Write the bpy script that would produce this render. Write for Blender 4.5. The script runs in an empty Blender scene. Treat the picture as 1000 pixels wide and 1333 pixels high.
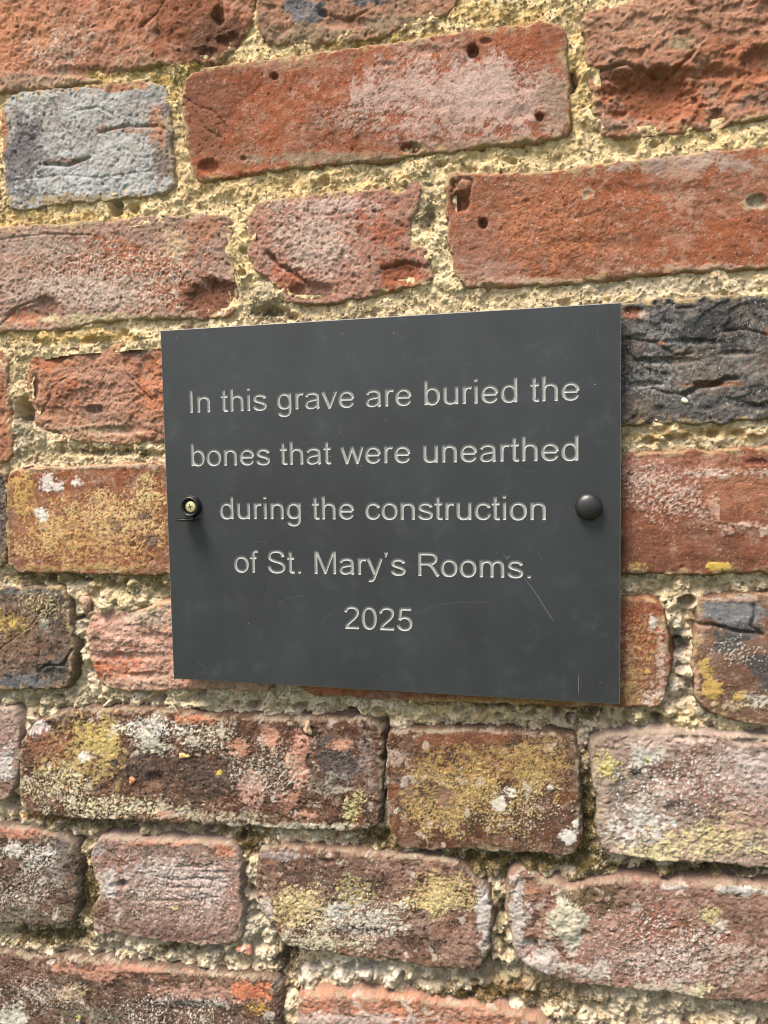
import bpy, math, random
import numpy as np
from mathutils import Vector, Matrix
from mathutils.geometry import delaunay_2d_cdt

random.seed(7)
sc = bpy.context.scene
COL = sc.collection

# ------------------------------------------------------------------ camera, light, exposure
# wall axes in metres: X to the right along the wall, Z up, Y into the wall; plaque front = plane Y 0
FPX = 1075.57
RW = np.array([[0.9674248822, 0.25246698991, -0.01869535518],
               [0.00098713149, -0.07760987987, -0.99698331587],
               [-0.25315632102, 0.96448801214, -0.07533094701]])
CAM = np.array([0.24020049845, -0.42542520684, 0.13068626836])
cam_d = bpy.data.cameras.new('camera')
cam = bpy.data.objects.new('camera', cam_d)
COL.objects.link(cam)
cam_d.sensor_fit = 'VERTICAL'
cam_d.sensor_height = 36.0
cam_d.lens = FPX / 1333.0 * 36.0
cam_d.clip_start = 0.01
cam_d.clip_end = 200.0
rx, ry, rz = RW[0], -RW[1], -RW[2]
cam.matrix_world = Matrix(((rx[0], ry[0], rz[0], CAM[0]), (rx[1], ry[1], rz[1], CAM[1]),
                           (rx[2], ry[2], rz[2], CAM[2]), (0, 0, 0, 1)))
sc.camera = cam

SUN_DIR = Vector((-0.34, -0.42, 1.0)).normalized()      # towards the sun: up, out from the wall, a little left
SUN_EL = math.asin(SUN_DIR.z)
SUN_ROT = math.atan2(SUN_DIR.x, SUN_DIR.y)
world = bpy.data.worlds.new('World')
sc.world = world
world.use_nodes = True
wn = world.node_tree
wn.nodes.clear()
sky = wn.nodes.new('ShaderNodeTexSky')
sky.sky_type = 'NISHITA'
sky.sun_disc = False
sky.sun_elevation = SUN_EL
sky.sun_rotation = SUN_ROT
sky.air_density = 1.0
sky.dust_density = 3.0
sky.ozone_density = 0.6
bg = wn.nodes.new('ShaderNodeBackground')
bg.inputs['Strength'].default_value = 0.055
wo = wn.nodes.new('ShaderNodeOutputWorld')
wn.links.new(sky.outputs[0], bg.inputs[0])
wn.links.new(bg.outputs[0], wo.inputs[0])
sun_d = bpy.data.lights.new('sun', 'SUN')
sun_d.energy = 1.5
sun_d.angle = math.radians(25)
sun_d.color = (1.0, 0.965, 0.90)
sun = bpy.data.objects.new('sun', sun_d)
sun.rotation_euler = SUN_DIR.to_track_quat('Z', 'Y').to_euler()
sun.location = (0, -2, 3)
COL.objects.link(sun)
sc.view_settings.view_transform = 'Standard'
sc.view_settings.look = 'None'
sc.view_settings.gamma = 1.0
sc.view_settings.use_curve_mapping = False
sc.view_settings.exposure = 2.42
sc.view_settings.use_white_balance = True
sc.view_settings.white_balance_temperature = 6950
sc.view_settings.white_balance_tint = 10
sc.cycles.filter_width = 1.05
ALB = 0.80          # real albedo = ALB x linear photo colour

# ------------------------------------------------------------------ small helpers
YF = 8.0            # mm, mean plane of the brick faces


def p2w(pts, Y=YF):
    """photo pixels (1000x1333) -> wall coordinates (x, z) in mm on the plane Y"""
    p = np.atleast_2d(np.asarray(pts, float))
    d = np.stack([(p[:, 0] - 500) / FPX, (p[:, 1] - 666.5) / FPX, np.ones(len(p))], 1) @ RW
    k = (Y / 1000.0 - CAM[1]) / d[:, 1]
    w = CAM + k[:, None] * d
    return w[:, [0, 2]] * 1000.0


def lin(c):
    c = np.asarray(c, float) / 255.0
    c = np.where(c <= 0.04045, c / 12.92, ((c + 0.055) / 1.055) ** 2.4) * ALB
    c = c + (c @ np.array([.3, .6, .1]) - c) * .13
    c[1] += .11 * max((c[0] - c[1]) - 1.2 * (c[1] - c[2]), 0)        # fired clay leans to orange
    return c


def sstep(a, b, x):
    t = np.clip((x - a) / (b - a), 0, 1)
    return t * t * (3 - 2 * t)


def _hash(ix, iy, s):
    h = (ix.astype(np.int64) * 374761393 + iy.astype(np.int64) * 668265263 + s * 974634777) & 0xffffffff
    h = ((h ^ (h >> 13)) * 1274126177) & 0xffffffff
    h = ((h ^ (h >> 16)) * 2246822519) & 0xffffffff
    return (h ^ (h >> 15)) & 0xffffffff


_GX = np.cos(np.arange(256) * 2 * np.pi / 256).astype(np.float32)
_GY = np.sin(np.arange(256) * 2 * np.pi / 256).astype(np.float32)


def gn(x, y, scale, seed):
    """gradient noise, roughly -1..1, feature size `scale` mm"""
    x = x / scale; y = y / scale
    xi = np.floor(x); yi = np.floor(y)
    fx = (x - xi).astype(np.float32); fy = (y - yi).astype(np.float32)
    u = fx * fx * fx * (fx * (fx * 6 - 15) + 10); v = fy * fy * fy * (fy * (fy * 6 - 15) + 10)
    r = []
    for dy in (0, 1):
        for dx in (0, 1):
            h = _hash(xi + dx, yi + dy, seed) & 255
            r.append(_GX[h] * (fx - dx) + _GY[h] * (fy - dy))
    a = r[0] + (r[1] - r[0]) * u
    b = r[2] + (r[3] - r[2]) * u
    return (a + (b - a) * v) * 1.5


def fbm(x, y, scale, seed, octv=4, gain=0.5):
    s = 0; a = 1.0; t = 0
    for k in range(octv):
        s = s + a * gn(x + 17.3 * k, y - 9.1 * k, scale, seed + 31 * k)
        t += a * a; a *= gain; scale *= 0.5
    return s / math.sqrt(t)


def uni(n):
    """noise -> about uniform 0..1"""
    return 0.5 + 0.5 * np.tanh(n * 1.9)


def worley(x, y, scale, seed):
    x = x / scale; y = y / scale
    xi = np.floor(x); yi = np.floor(y)
    f1 = np.full(x.shape, 9.0); f2 = np.full(x.shape, 9.0); idd = np.zeros(x.shape)
    for dy in (-1, 0, 1):
        for dx in (-1, 0, 1):
            h = _hash(xi + dx, yi + dy, seed)
            px = xi + dx + ((h & 1023) / 1023.0) * 0.9 + 0.05
            py = yi + dy + (((h >> 10) & 1023) / 1023.0) * 0.9 + 0.05
            d = np.hypot(x - px, y - py)
            n1 = d < f1
            f2 = np.where(n1, f1, np.minimum(f2, d))
            idd = np.where(n1, ((h >> 20) & 1023) / 1023.0, idd)
            f1 = np.where(n1, d, f1)
    return f1, f2, idd


def sdf_poly(x, y, poly):
    """signed distance, positive inside"""
    best = np.full(x.shape, 1e9); inside = np.zeros(x.shape, bool)
    n = len(poly)
    for i in range(n):
        ax, ay = poly[i]; bx, by = poly[(i + 1) % n]
        ex, ey = bx - ax, by - ay
        L = ex * ex + ey * ey + 1e-9
        t = np.clip(((x - ax) * ex + (y - ay) * ey) / L, 0, 1)
        best = np.minimum(best, (x - ax - t * ex) ** 2 + (y - ay - t * ey) ** 2)
        if ay != by:
            c = ((ay > y) != (by > y)) & (x < (bx - ax) * (y - ay) / (by - ay) + ax)
            inside ^= c
    d = np.sqrt(best)
    return np.where(inside, d, -d)


def dist_line(x, y, pts):
    best = np.full(x.shape, 1e9)
    for (ax, ay), (bx, by) in zip(pts[:-1], pts[1:]):
        ex, ey = bx - ax, by - ay
        t = np.clip(((x - ax) * ex + (y - ay) * ey) / (ex * ex + ey * ey + 1e-9), 0, 1)
        best = np.minimum(best, (x - ax - t * ex) ** 2 + (y - ay - t * ey) ** 2)
    return np.sqrt(best)


def chaikin(p, n=1):
    p = np.asarray(p, float)
    for _ in range(n):
        q = np.roll(p, -1, 0)
        p = np.stack([p * 0.8 + q * 0.2, p * 0.2 + q * 0.8], 1).reshape(-1, 2)
    return p


def tagged(o, label=None, cat=None, group=None, kind=None):
    if label: o['label'] = label
    if cat: o['category'] = cat
    if group: o['group'] = group
    if kind: o['kind'] = kind
    return o


def link(name, me, parent=None, loc=(0, 0, 0)):
    o = bpy.data.objects.new(name, me)
    COL.objects.link(o)
    o.location = loc
    if parent: o.parent = parent
    return o


def mesh_np(name, V, F, mat, col=None, smooth=True):
    """V (n,3) metres; F (m,4) or (m,3)"""
    me = bpy.data.meshes.new(name)
    k = F.shape[1]
    me.vertices.add(len(V)); me.vertices.foreach_set('co', V.astype(np.float32).ravel())
    me.loops.add(F.size); me.loops.foreach_set('vertex_index', F.astype(np.int32).ravel())
    me.polygons.add(len(F))
    me.polygons.foreach_set('loop_start', np.arange(0, F.size, k, dtype=np.int32))
    if smooth: me.polygons.foreach_set('use_smooth', np.ones(len(F), bool))
    me.update(calc_edges=True)
    if col is not None:
        a = me.color_attributes.new('Col', 'FLOAT_COLOR', 'POINT')
        c = np.ones((len(V), 4), np.float32); c[:, :col.shape[1]] = col
        a.data.foreach_set('color', c.ravel())
    me.materials.append(mat)
    return me


def mesh_py(name, V, F, mat, smooth=False):
    me = bpy.data.meshes.new(name)
    me.from_pydata([tuple(v) for v in V], [], F)
    me.update()
    if smooth:
        for p in me.polygons: p.use_smooth = True
    me.materials.append(mat)
    return me


def axis(lo, hi, flo, fhi, fine, coarse):
    """grid coordinates: fine inside [flo, fhi], coarse outside"""
    out = []
    a, b = max(lo, flo), min(hi, fhi)
    if a < b:
        if lo < a: out.append(np.arange(lo, a, coarse))
        out.append(np.arange(a, b, fine))
        if b < hi: out.append(np.arange(b, hi + coarse, coarse))
        else: out.append(np.array([b + fine * 0.5]))
        v = np.concatenate(out)
        return v[np.concatenate([[True], np.diff(v) > 0.2])]
    return np.arange(lo, hi + coarse, coarse)


# ------------------------------------------------------------------ materials
def N(nt, t, **kw):
    n = nt.nodes.new(t)
    for k, v in kw.items():
        setattr(n, k, v)
    return n


def new_mat(name):
    m = bpy.data.materials.new(name)
    m.use_nodes = True
    nt = m.node_tree
    nt.nodes.clear()
    out = N(nt, 'ShaderNodeOutputMaterial')
    b = N(nt, 'ShaderNodeBsdfPrincipled')
    nt.links.new(b.outputs[0], out.inputs[0])
    return m, nt, b


def stone_mat(name, grain_lo, grain_hi, bump1, bump2, rough=0.92, spec=0.25, sc1=2600.0, sc2=7000.0, cell=0.0003):
    m, nt, b = new_mat(name)
    L = nt.links.new
    geo = N(nt, 'ShaderNodeNewGeometry')
    at = N(nt, 'ShaderNodeAttribute'); at.attribute_name = 'Col'
    n1 = N(nt, 'ShaderNodeTexNoise'); n1.inputs['Scale'].default_value = sc1; n1.inputs['Detail'].default_value = 3; n1.inputs['Roughness'].default_value = 0.65
    n2 = N(nt, 'ShaderNodeTexNoise'); n2.inputs['Scale'].default_value = sc2; n2.inputs['Detail'].default_value = 2
    n3 = N(nt, 'ShaderNodeTexNoise'); n3.inputs['Scale'].default_value = 900; n3.inputs['Detail'].default_value = 4
    for n in (n1, n2, n3): L(geo.outputs['Position'], n.inputs['Vector'])
    mr = N(nt, 'ShaderNodeMapRange'); mr.inputs['From Min'].default_value = 0.3; mr.inputs['From Max'].default_value = 0.7
    mr.inputs['To Min'].default_value = grain_lo; mr.inputs['To Max'].default_value = grain_hi
    L(n1.outputs['Fac'], mr.inputs['Value'])
    mul = N(nt, 'ShaderNodeVectorMath', operation='SCALE')
    L(at.outputs['Color'], mul.inputs[0]); L(mr.outputs[0], mul.inputs['Scale'])
    # colour drift between grains
    mix = N(nt, 'ShaderNodeMix', data_type='RGBA', blend_type='OVERLAY')
    mix.inputs['Factor'].default_value = 0.07
    L(mul.outputs[0], mix.inputs[6]); L(n3.outputs['Color'], mix.inputs[7])
    # pale mineral / lichen specks and dark specks, flat colour only; density rides in the attribute's alpha
    prev = mix.outputs[2]
    for k, (scl, rgb, lo_, hi_, fac) in enumerate(((1150.0, (.62, .56, .48), .69, .60, .85), (800.0, (.045, .030, .024), .74, .635, .8), (1900.0, (.70, .66, .60), .68, .61, .7))):
        sp = N(nt, 'ShaderNodeTexNoise'); sp.inputs['Scale'].default_value = scl; sp.inputs['Detail'].default_value = 2.5; sp.inputs['Roughness'].default_value = .6
        ofs = N(nt, 'ShaderNodeVectorMath', operation='ADD'); ofs.inputs[1].default_value = (3.1 * k + 1.7, 1.3 * k, 2.2 * k)
        L(geo.outputs['Position'], ofs.inputs[0]); L(ofs.outputs[0], sp.inputs['Vector'])
        th = N(nt, 'ShaderNodeMapRange'); th.inputs['To Min'].default_value = lo_; th.inputs['To Max'].default_value = hi_
        L(at.outputs['Alpha'], th.inputs['Value'])
        sb = N(nt, 'ShaderNodeMath', operation='SUBTRACT'); L(sp.outputs['Fac'], sb.inputs[0]); L(th.outputs[0], sb.inputs[1])
        gnm = N(nt, 'ShaderNodeMath', operation='MULTIPLY'); gnm.use_clamp = True; gnm.inputs[1].default_value = 22.0; L(sb.outputs[0], gnm.inputs[0])
        g2 = N(nt, 'ShaderNodeMath', operation='MULTIPLY'); g2.inputs[1].default_value = fac; L(gnm.outputs[0], g2.inputs[0])
        m2 = N(nt, 'ShaderNodeMix', data_type='RGBA'); m2.inputs[7].default_value = rgb + (1,)
        L(g2.outputs[0], m2.inputs[0]); L(prev, m2.inputs[6]); prev = m2.outputs[2]
    L(prev, b.inputs['Base Color'])
    b.inputs['Roughness'].default_value = rough
    b.inputs['Specular IOR Level'].default_value = spec
    bp1 = N(nt, 'ShaderNodeBump'); bp1.inputs['Strength'].default_value = 1.0; bp1.inputs['Distance'].default_value = bump1
    bp2 = N(nt, 'ShaderNodeBump'); bp2.inputs['Strength'].default_value = 1.0; bp2.inputs['Distance'].default_value = bump2
    vo = N(nt, 'ShaderNodeTexVoronoi'); vo.inputs['Scale'].default_value = 850; L(n3.outputs['Color'], vo.inputs['Vector'])
    wv = N(nt, 'ShaderNodeVectorMath', operation='MULTIPLY_ADD'); wv.inputs[1].default_value = (.0012, .0012, .0012)
    L(n3.outputs['Color'], wv.inputs[0]); L(geo.outputs['Position'], wv.inputs[2]); L(wv.outputs[0], vo.inputs['Vector'])
    bp0 = N(nt, 'ShaderNodeBump'); bp0.invert = True; bp0.inputs['Distance'].default_value = cell
    L(vo.outputs['Distance'], bp0.inputs['Height']); L(bp0.outputs[0], bp1.inputs['Normal'])
    L(n1.outputs['Fac'], bp1.inputs['Height']); L(n2.outputs['Fac'], bp2.inputs['Height'])
    L(bp1.outputs[0], bp2.inputs['Normal']); L(bp2.outputs[0], b.inputs['Normal'])
    return m


M_BRICK = stone_mat('fired_clay', 0.74, 1.26, 0.0007, 0.00022)
M_MORTAR = stone_mat('lime_mortar', 0.74, 1.24, 0.0009, 0.0003, sc1=2000.0, sc2=5200.0, cell=0.0006)


def flat_mat(name, rgb, rough=0.5, metal=0.0, spec=0.5, noise=0.0, nscale=300.0, bump=0.0):
    m, nt, b = new_mat(name)
    L = nt.links.new
    c = tuple(rgb) + (1.0,)
    b.inputs['Base Color'].default_value = c
    b.inputs['Roughness'].default_value = rough
    b.inputs['Metallic'].default_value = metal
    b.inputs['Specular IOR Level'].default_value = spec
    if noise > 0 or bump > 0:
        geo = N(nt, 'ShaderNodeNewGeometry')
        n = N(nt, 'ShaderNodeTexNoise'); n.inputs['Scale'].default_value = nscale; n.inputs['Detail'].default_value = 5
        L(geo.outputs['Position'], n.inputs['Vector'])
        if noise > 0:
            mr = N(nt, 'ShaderNodeMapRange'); mr.inputs['From Min'].default_value = 0.3; mr.inputs['From Max'].default_value = 0.7
            mr.inputs['To Min'].default_value = 1 - noise; mr.inputs['To Max'].default_value = 1 + noise
            L(n.outputs['Fac'], mr.inputs['Value'])
            mul = N(nt, 'ShaderNodeVectorMath', operation='SCALE'); mul.inputs[0].default_value = rgb
            L(mr.outputs[0], mul.inputs['Scale']); L(mul.outputs[0], b.inputs['Base Color'])
        if bump > 0:
            bp = N(nt, 'ShaderNodeBump'); bp.inputs['Distance'].default_value = bump
            L(n.outputs['Fac'], bp.inputs['Height']); L(bp.outputs[0], b.inputs['Normal'])
    return m


# ------------------------------------------------------------------ the wall
wall = bpy.data.objects.new('brick_wall', None)
COL.objects.link(wall)
wall.location = (0.12, 0.02, -1.30)
tagged(wall, 'old weathered red brick wall in crumbling lime mortar, speckled with lichen, behind the grey plaque', 'wall')

# frame window on the wall plane (mm) that gets the fine grid
FX0, FX1, FZ0, FZ1 = -147.0, 329.0, -247.0, 404.0
FINE = 0.62

# colour words, sRGB as the photo shows them
WHITE = (226, 220, 208); CREAM = (214, 203, 172); YEL = (205, 178, 92); OCH = (202, 160, 88); GREYL = (150, 152, 158)
PINKG = (192, 158, 148); SALM = (206, 128, 104); DKB = (88, 62, 52); CHAR = (62, 60, 62); REDO = (172, 78, 50); BRN = (122, 78, 60)
SAND = (222, 192, 134)

# blob: (cx, cy, rx, ry, colour, coverage, noise scale mm, sharpness)       all positions in photo pixels
# dent: (cx, cy, rx, ry, depth mm (minus = bump), edge sharpness 0..1)
# crack: ([points], width mm, depth mm)
B = []


def brick(poly, kind, cols, blobs=(), dents=(), cracks=(), out=0.0, tilt=(0, 0), r=2.6, label=None, edge=1.0, hidden=False):
    B.append(dict(poly=poly, kind=kind, cols=cols, blobs=blobs, dents=dents, cracks=cracks, out=out, tilt=tilt, r=r,
                  label=label, edge=edge, hidden=hidden))


# --- course A
brick([(-190, -40), (0, -60), (300, -70), (332, -45), (330, 10), (322, 45), (305, 62), (292, 82), (250, 84), (200, 86), (150, 96), (110, 108), (60, 117), (0, 120), (-190, 132)],
      'rough', [(180, 100, 74), (196, 124, 98)],
      blobs=[(250, 20, 90, 60, (150, 74, 50), 1.2, 12, .3), (280, 55, 50, 40, (112, 62, 42), 1.1, 8, .25), (60, 60, 60, 40, (206, 168, 146), .6, 2.2, .2), (60, 108, 160, 14, (176, 142, 116), 1.0, 5, .3),
             (10, 40, 60, 60, (198, 118, 84), .8, 20, .4)],
      dents=[(285, 22, 9, 14, 3.5, .5), (300, 55, 20, 14, 2.5, .5), (210, 50, 22, 18, 1.2, .2), (60, 50, 22, 16, 1.0, .2), (270, 70, 18, 10, 2, .4), (110, 95, 70, 10, 1.5, .3)],
      cracks=[([(185, 35), (205, 18), (215, -5)], .6, 1.0)], out=1.2, r=4.5)
brick([(333, -60), (334, 20), (338, 42), (352, 56), (400, 57), (450, 53), (500, 46), (550, 31), (588, 14), (606, -20), (608, -70)],
      'rough', [(186, 124, 96), (172, 108, 80)],
      blobs=[(398, 12, 26, 20, (112, 112, 118), 1.2, 5, .15), (480, -4, 40, 12, (120, 116, 120), 1.0, 5, .2), (400, 45, 60, 14, (152, 126, 98), 1.0, 5, .3), (520, 30, 60, 14, (150, 122, 94), 1.0, 5, .3)],
      dents=[(421, 17, 6, 6, 2.5, .6), (450, 30, 40, 10, 1.5, .4), (350, 10, 14, 6, 1, .4)], cracks=[([(415, 18), (455, 26), (480, 12)], .7, 1.2)], out=0.4, r=3.5)
# --- course B
brick([(-210, 150), (-8, 132), (-6, 200), (0, 272), (-210, 300)], 'smooth', [(165, 85, 60), (180, 110, 85)])
brick([(3, 142), (14, 128), (32, 121), (90, 116), (150, 110), (196, 106), (216, 112), (222, 150), (224, 200), (226, 248), (190, 255), (120, 262), (60, 267), (30, 273), (12, 270), (5, 205)],
      'grain', [(176, 174, 172), (190, 187, 183)],
      blobs=[(28, 210, 38, 80, (122, 112, 116), 1.0, 6, .25), (215, 190, 16, 80, (140, 118, 108), 1.1, 5, .25), (4, 170, 8, 60, (198, 112, 78), 1.1, 4, .2), (150, 112, 60, 8, (190, 108, 76), 1.1, 4, .15),
             (88, 210, 34, 5, (156, 120, 104), .8, 3, .2), (160, 168, 45, 6, (176, 136, 112), .8, 3, .2), (100, 240, 90, 26, (188, 188, 188), .7, 4, .3), (100, 262, 110, 9, (170, 146, 108), 1.0, 4, .3),
             (205, 160, 14, 30, (190, 128, 100), .8, 4, .2)],
      dents=[(200, 130, 20, 10, .8, .3)],
      cracks=[([(60, 214), (88, 216), (116, 205)], .9, 1.6), ([(130, 173), (160, 165), (205, 164)], .8, 1.4), ([(70, 130), (78, 158), (92, 178), (95, 205)], .4, .8), ([(186, 170), (190, 188)], .5, .9), ([(90, 240), (90, 255)], .4, .8),
              ([(100, 145), (130, 140), (148, 150)], .35, .6), ([(20, 235), (80, 228), (130, 232), (200, 222)], .35, .6)],
      out=0.6, r=1.8, label='blue-grey vitrified brick end with orange rims')
brick([(239, 112), (246, 99), (280, 90), (360, 78), (440, 68), (500, 59), (600, 43), (700, 31), (724, 31), (735, 44), (737, 70), (741, 125), (743, 166), (734, 178), (675, 187), (610, 194), (560, 200), (500, 209), (430, 214), (360, 222), (300, 231), (258, 238), (248, 205), (241, 160)],
      'smooth', [(170, 74, 46), (158, 66, 42)],
      blobs=[(270, 150, 60, 80, (152, 80, 58), 1.0, 30, .4), (600, 130, 160, 66, (196, 150, 138), .86, 3.0, .3), (630, 120, 90, 50, (206, 168, 158), .8, 1.3, .25), (515, 125, 60, 50, (200, 160, 150), .62, 1.2, .15), (560, 60, 60, 16, (186, 132, 116), .7, 3, .3), (470, 150, 40, 26, (198, 158, 146), .5, 1.2, .12),
             (722, 140, 24, 60, (172, 136, 116), 1.0, 5, .3), (450, 208, 180, 10, (160, 130, 104), .95, 4, .3), (640, 188, 110, 9, (170, 134, 112), .9, 4, .3),
             (700, 60, 36, 30, (160, 72, 50), 1.0, 10, .3), (380, 85, 100, 9, (176, 116, 92), .8, 4, .3)],
      dents=[(358, 101, 6, 5, 2.5, .7), (616, 68, 8, 9, 5, .8), (634, 55, 10, 5, 1.4, .5), (703, 154, 6, 6, 3, .7), (680, 150, 16, 12, 1.0, .3), (535, 194, 14, 8, 3, .5), (273, 218, 16, 12, 2.6, .4), (505, 85, 14, 5, 1, .4), (318, 207, 6, 4, 1.5, .5),
             (330, 120, 60, 30, .5, .1), (430, 150, 70, 40, -.7, .1), (560, 68, 30, 8, .8, .3)],
      cracks=[([(240, 128), (262, 142), (278, 145), (298, 168)], .45, .8), ([(245, 132), (272, 172), (290, 180)], .4, .7)], out=1.6, r=3.2, tilt=(0, .2), label='large red stretcher brick with a pale pink bloom')
brick([(757, 20), (800, 6), (860, -6), (960, -24), (1120, -50), (1120, 130), (1040, 142), (1000, 151), (960, 160), (920, 168), (870, 174), (825, 178), (774, 177), (772, 130), (768, 98), (764, 66)],
      'flaky', [(184, 118, 92), (176, 104, 78)],
      blobs=[(850, 130, 90, 40, (170, 84, 56), 1.2, 10, .3), (960, 90, 60, 50, (178, 98, 68), 1.1, 8, .3), (830, 30, 80, 30, (192, 136, 110), .8, 4, .3), (940, 20, 80, 30, (186, 124, 100), .8, 6, .3), (800, 160, 40, 14, (164, 124, 104), .9, 4, .3), (980, 130, 30, 16, (160, 116, 96), .8, 4, .3), (885, 55, 22, 12, (170, 150, 110), .8, 3, .2)],
      dents=[(845, 128, 74, 44, 5.5, .55), (930, 110, 50, 40, 3.5, .5), (800, 100, 34, 12, 1.5, .6), (935, 155, 14, 16, 3, .6), (990, 80, 26, 26, 3, .5), (850, 172, 10, 5, 2, .5), (965, 72, 5, 7, -2, .6), (1000, 20, 20, 30, 2, .4), (900, 95, 90, 8, 1.5, .6)],
      cracks=[([(778, 92), (812, 84), (850, 96), (872, 98), (905, 66)], .8, 2.0)], out=0.9, r=2.8, label='spalled pinkish red brick with its lower face broken away')
# --- course C
brick([(-170, 318), (-60, 303), (0, 297), (100, 292), (170, 285), (225, 281), (290, 278), (302, 290), (303, 350), (309, 398), (300, 412), (252, 414), (200, 413), (130, 418), (95, 426), (50, 430), (0, 430), (-170, 446)],
      'grain', [(178, 132, 116), (186, 142, 126)],
      blobs=[(150, 340, 110, 36, (172, 86, 56), 1.05, 7, .3), (220, 372, 60, 40, (168, 82, 54), .9, 6, .3), (228, 318, 24, 26, (205, 168, 132), 1.0, 5, .3), (265, 300, 40, 20, (178, 112, 86), 1.0, 8, .3), (60, 320, 90, 16, (178, 146, 132), .8, 3, .3), (100, 380, 130, 30, (196, 164, 148), .75, 2.4, .25), (150, 360, 150, 50, (212, 190, 172), .42, 1.1, .12),
             (278, 388, 40, 30, (126, 66, 50), 1.25, 5, .15), (60, 405, 26, 22, (166, 112, 98), 1.0, 5, .2), (30, 415, 22, 12, (188, 104, 82), 1.0, 4, .2), (120, 415, 100, 8, (190, 172, 128), .8, 4, .25)],
      dents=[(278, 388, 38, 26, 3.2, .7), (60, 402, 20, 18, 2.5, .6), (30, 410, 24, 12, 1.6, .5), (300, 330, 8, 40, 1.2, .3)],
      cracks=[([(0, 425), (20, 402), (60, 386)], .6, 1.2), ([(95, 372), (110, 395)], .4, .8), ([(0, 312), (60, 305), (120, 306)], .4, .7)], out=0.8, r=2.6)
brick([(323, 285), (330, 270), (350, 262), (425, 252), (500, 245), (535, 236), (546, 240), (545, 262), (532, 290), (536, 318), (558, 326), (562, 368), (520, 376), (480, 384), (430, 394), (376, 396), (358, 368), (327, 346)],
      'grain', [(176, 108, 96), (186, 122, 108)],
      blobs=[(410, 318, 70, 44, (204, 172, 156), .78, 1.6, .2), (430, 268, 90, 14, (206, 170, 160), .8, 2.5, .25), (526, 358, 36, 24, (166, 74, 52), 1.2, 4, .2), (380, 370, 20, 20, (178, 84, 66), 1.1, 4, .2), (400, 388, 40, 12, (142, 92, 78), 1.1, 4, .2), (520, 270, 20, 40, (160, 110, 98), .8, 5, .3),
             (500, 300, 40, 40, (178, 84, 68), .7, 5, .25), (365, 350, 10, 16, (180, 84, 62), 1, 3, .2)],
      dents=[(355, 336, 6, 6, 2.2, .6), (405, 380, 38, 14, 2.8, .6), (522, 356, 34, 18, 2, .5), (515, 246, 14, 6, 2.5, .5), (540, 300, 10, 30, 1.5, .4)],
      cracks=[([(350, 330), (362, 345), (375, 350), (398, 368)], 1.1, 2.4), ([(375, 352), (392, 352)], .7, 1.5), ([(500, 350), (530, 342), (556, 348)], .8, 1.8)], out=0.6, r=2.4, tilt=(0, -.6))
brick([(582, 232), (596, 226), (650, 225), (715, 226), (778, 216), (875, 205), (940, 198), (1000, 193), (1120, 182), (1120, 334), (1000, 346), (935, 351), (870, 356), (800, 362), (700, 372), (612, 373), (596, 362), (588, 330), (583, 290)],
      'smooth', [(168, 78, 50), (160, 70, 46)],
      blobs=[(620, 320, 40, 60, (162, 100, 86), .8, 6, .3), (890, 214, 130, 16, (178, 146, 132), .95, 4, .3), (884, 232, 30, 50, (186, 140, 118), .6, 6, .3), (600, 240, 20, 20, (164, 104, 84), 1, 5, .3), (640, 350, 60, 16, (172, 120, 108), .8, 4, .3), (765, 254, 9, 8, (186, 170, 140), 1.1, 2, .2), (985, 266, 20, 12, (176, 160, 130), 1.1, 3, .2), (885, 310, 18, 60, (186, 120, 98), .6, 6, .3),
             (700, 367, 110, 6, (190, 150, 128), .9, 3, .3), (900, 350, 110, 6, (190, 150, 128), .8, 3, .3), (680, 250, 60, 30, (160, 92, 66), .6, 3, .3), (720, 300, 120, 60, (186, 104, 74), .6, 1.5, .2)],
      dents=[(600, 264, 14, 14, 5, .6), (591, 240, 5, 7, 2.0, .5), (604, 243, 8, 9, -1.0, .5), (629, 291, 6, 7, 4, .8), (765, 254, 7, 6, 1.0, .5), (985, 264, 16, 10, 2.6, .6), (685, 262, 5, 4, 1, .5), (640, 225, 30, 5, 1.6, .4), (850, 250, 90, 12, .6, .2), (780, 320, 120, 16, .6, .1)],
      cracks=[([(589, 250), (600, 232), (614, 236), (612, 255)], .7, 1.6)], out=1.4, r=2.6, label='long bright red stretcher brick above the plaque')
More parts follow.
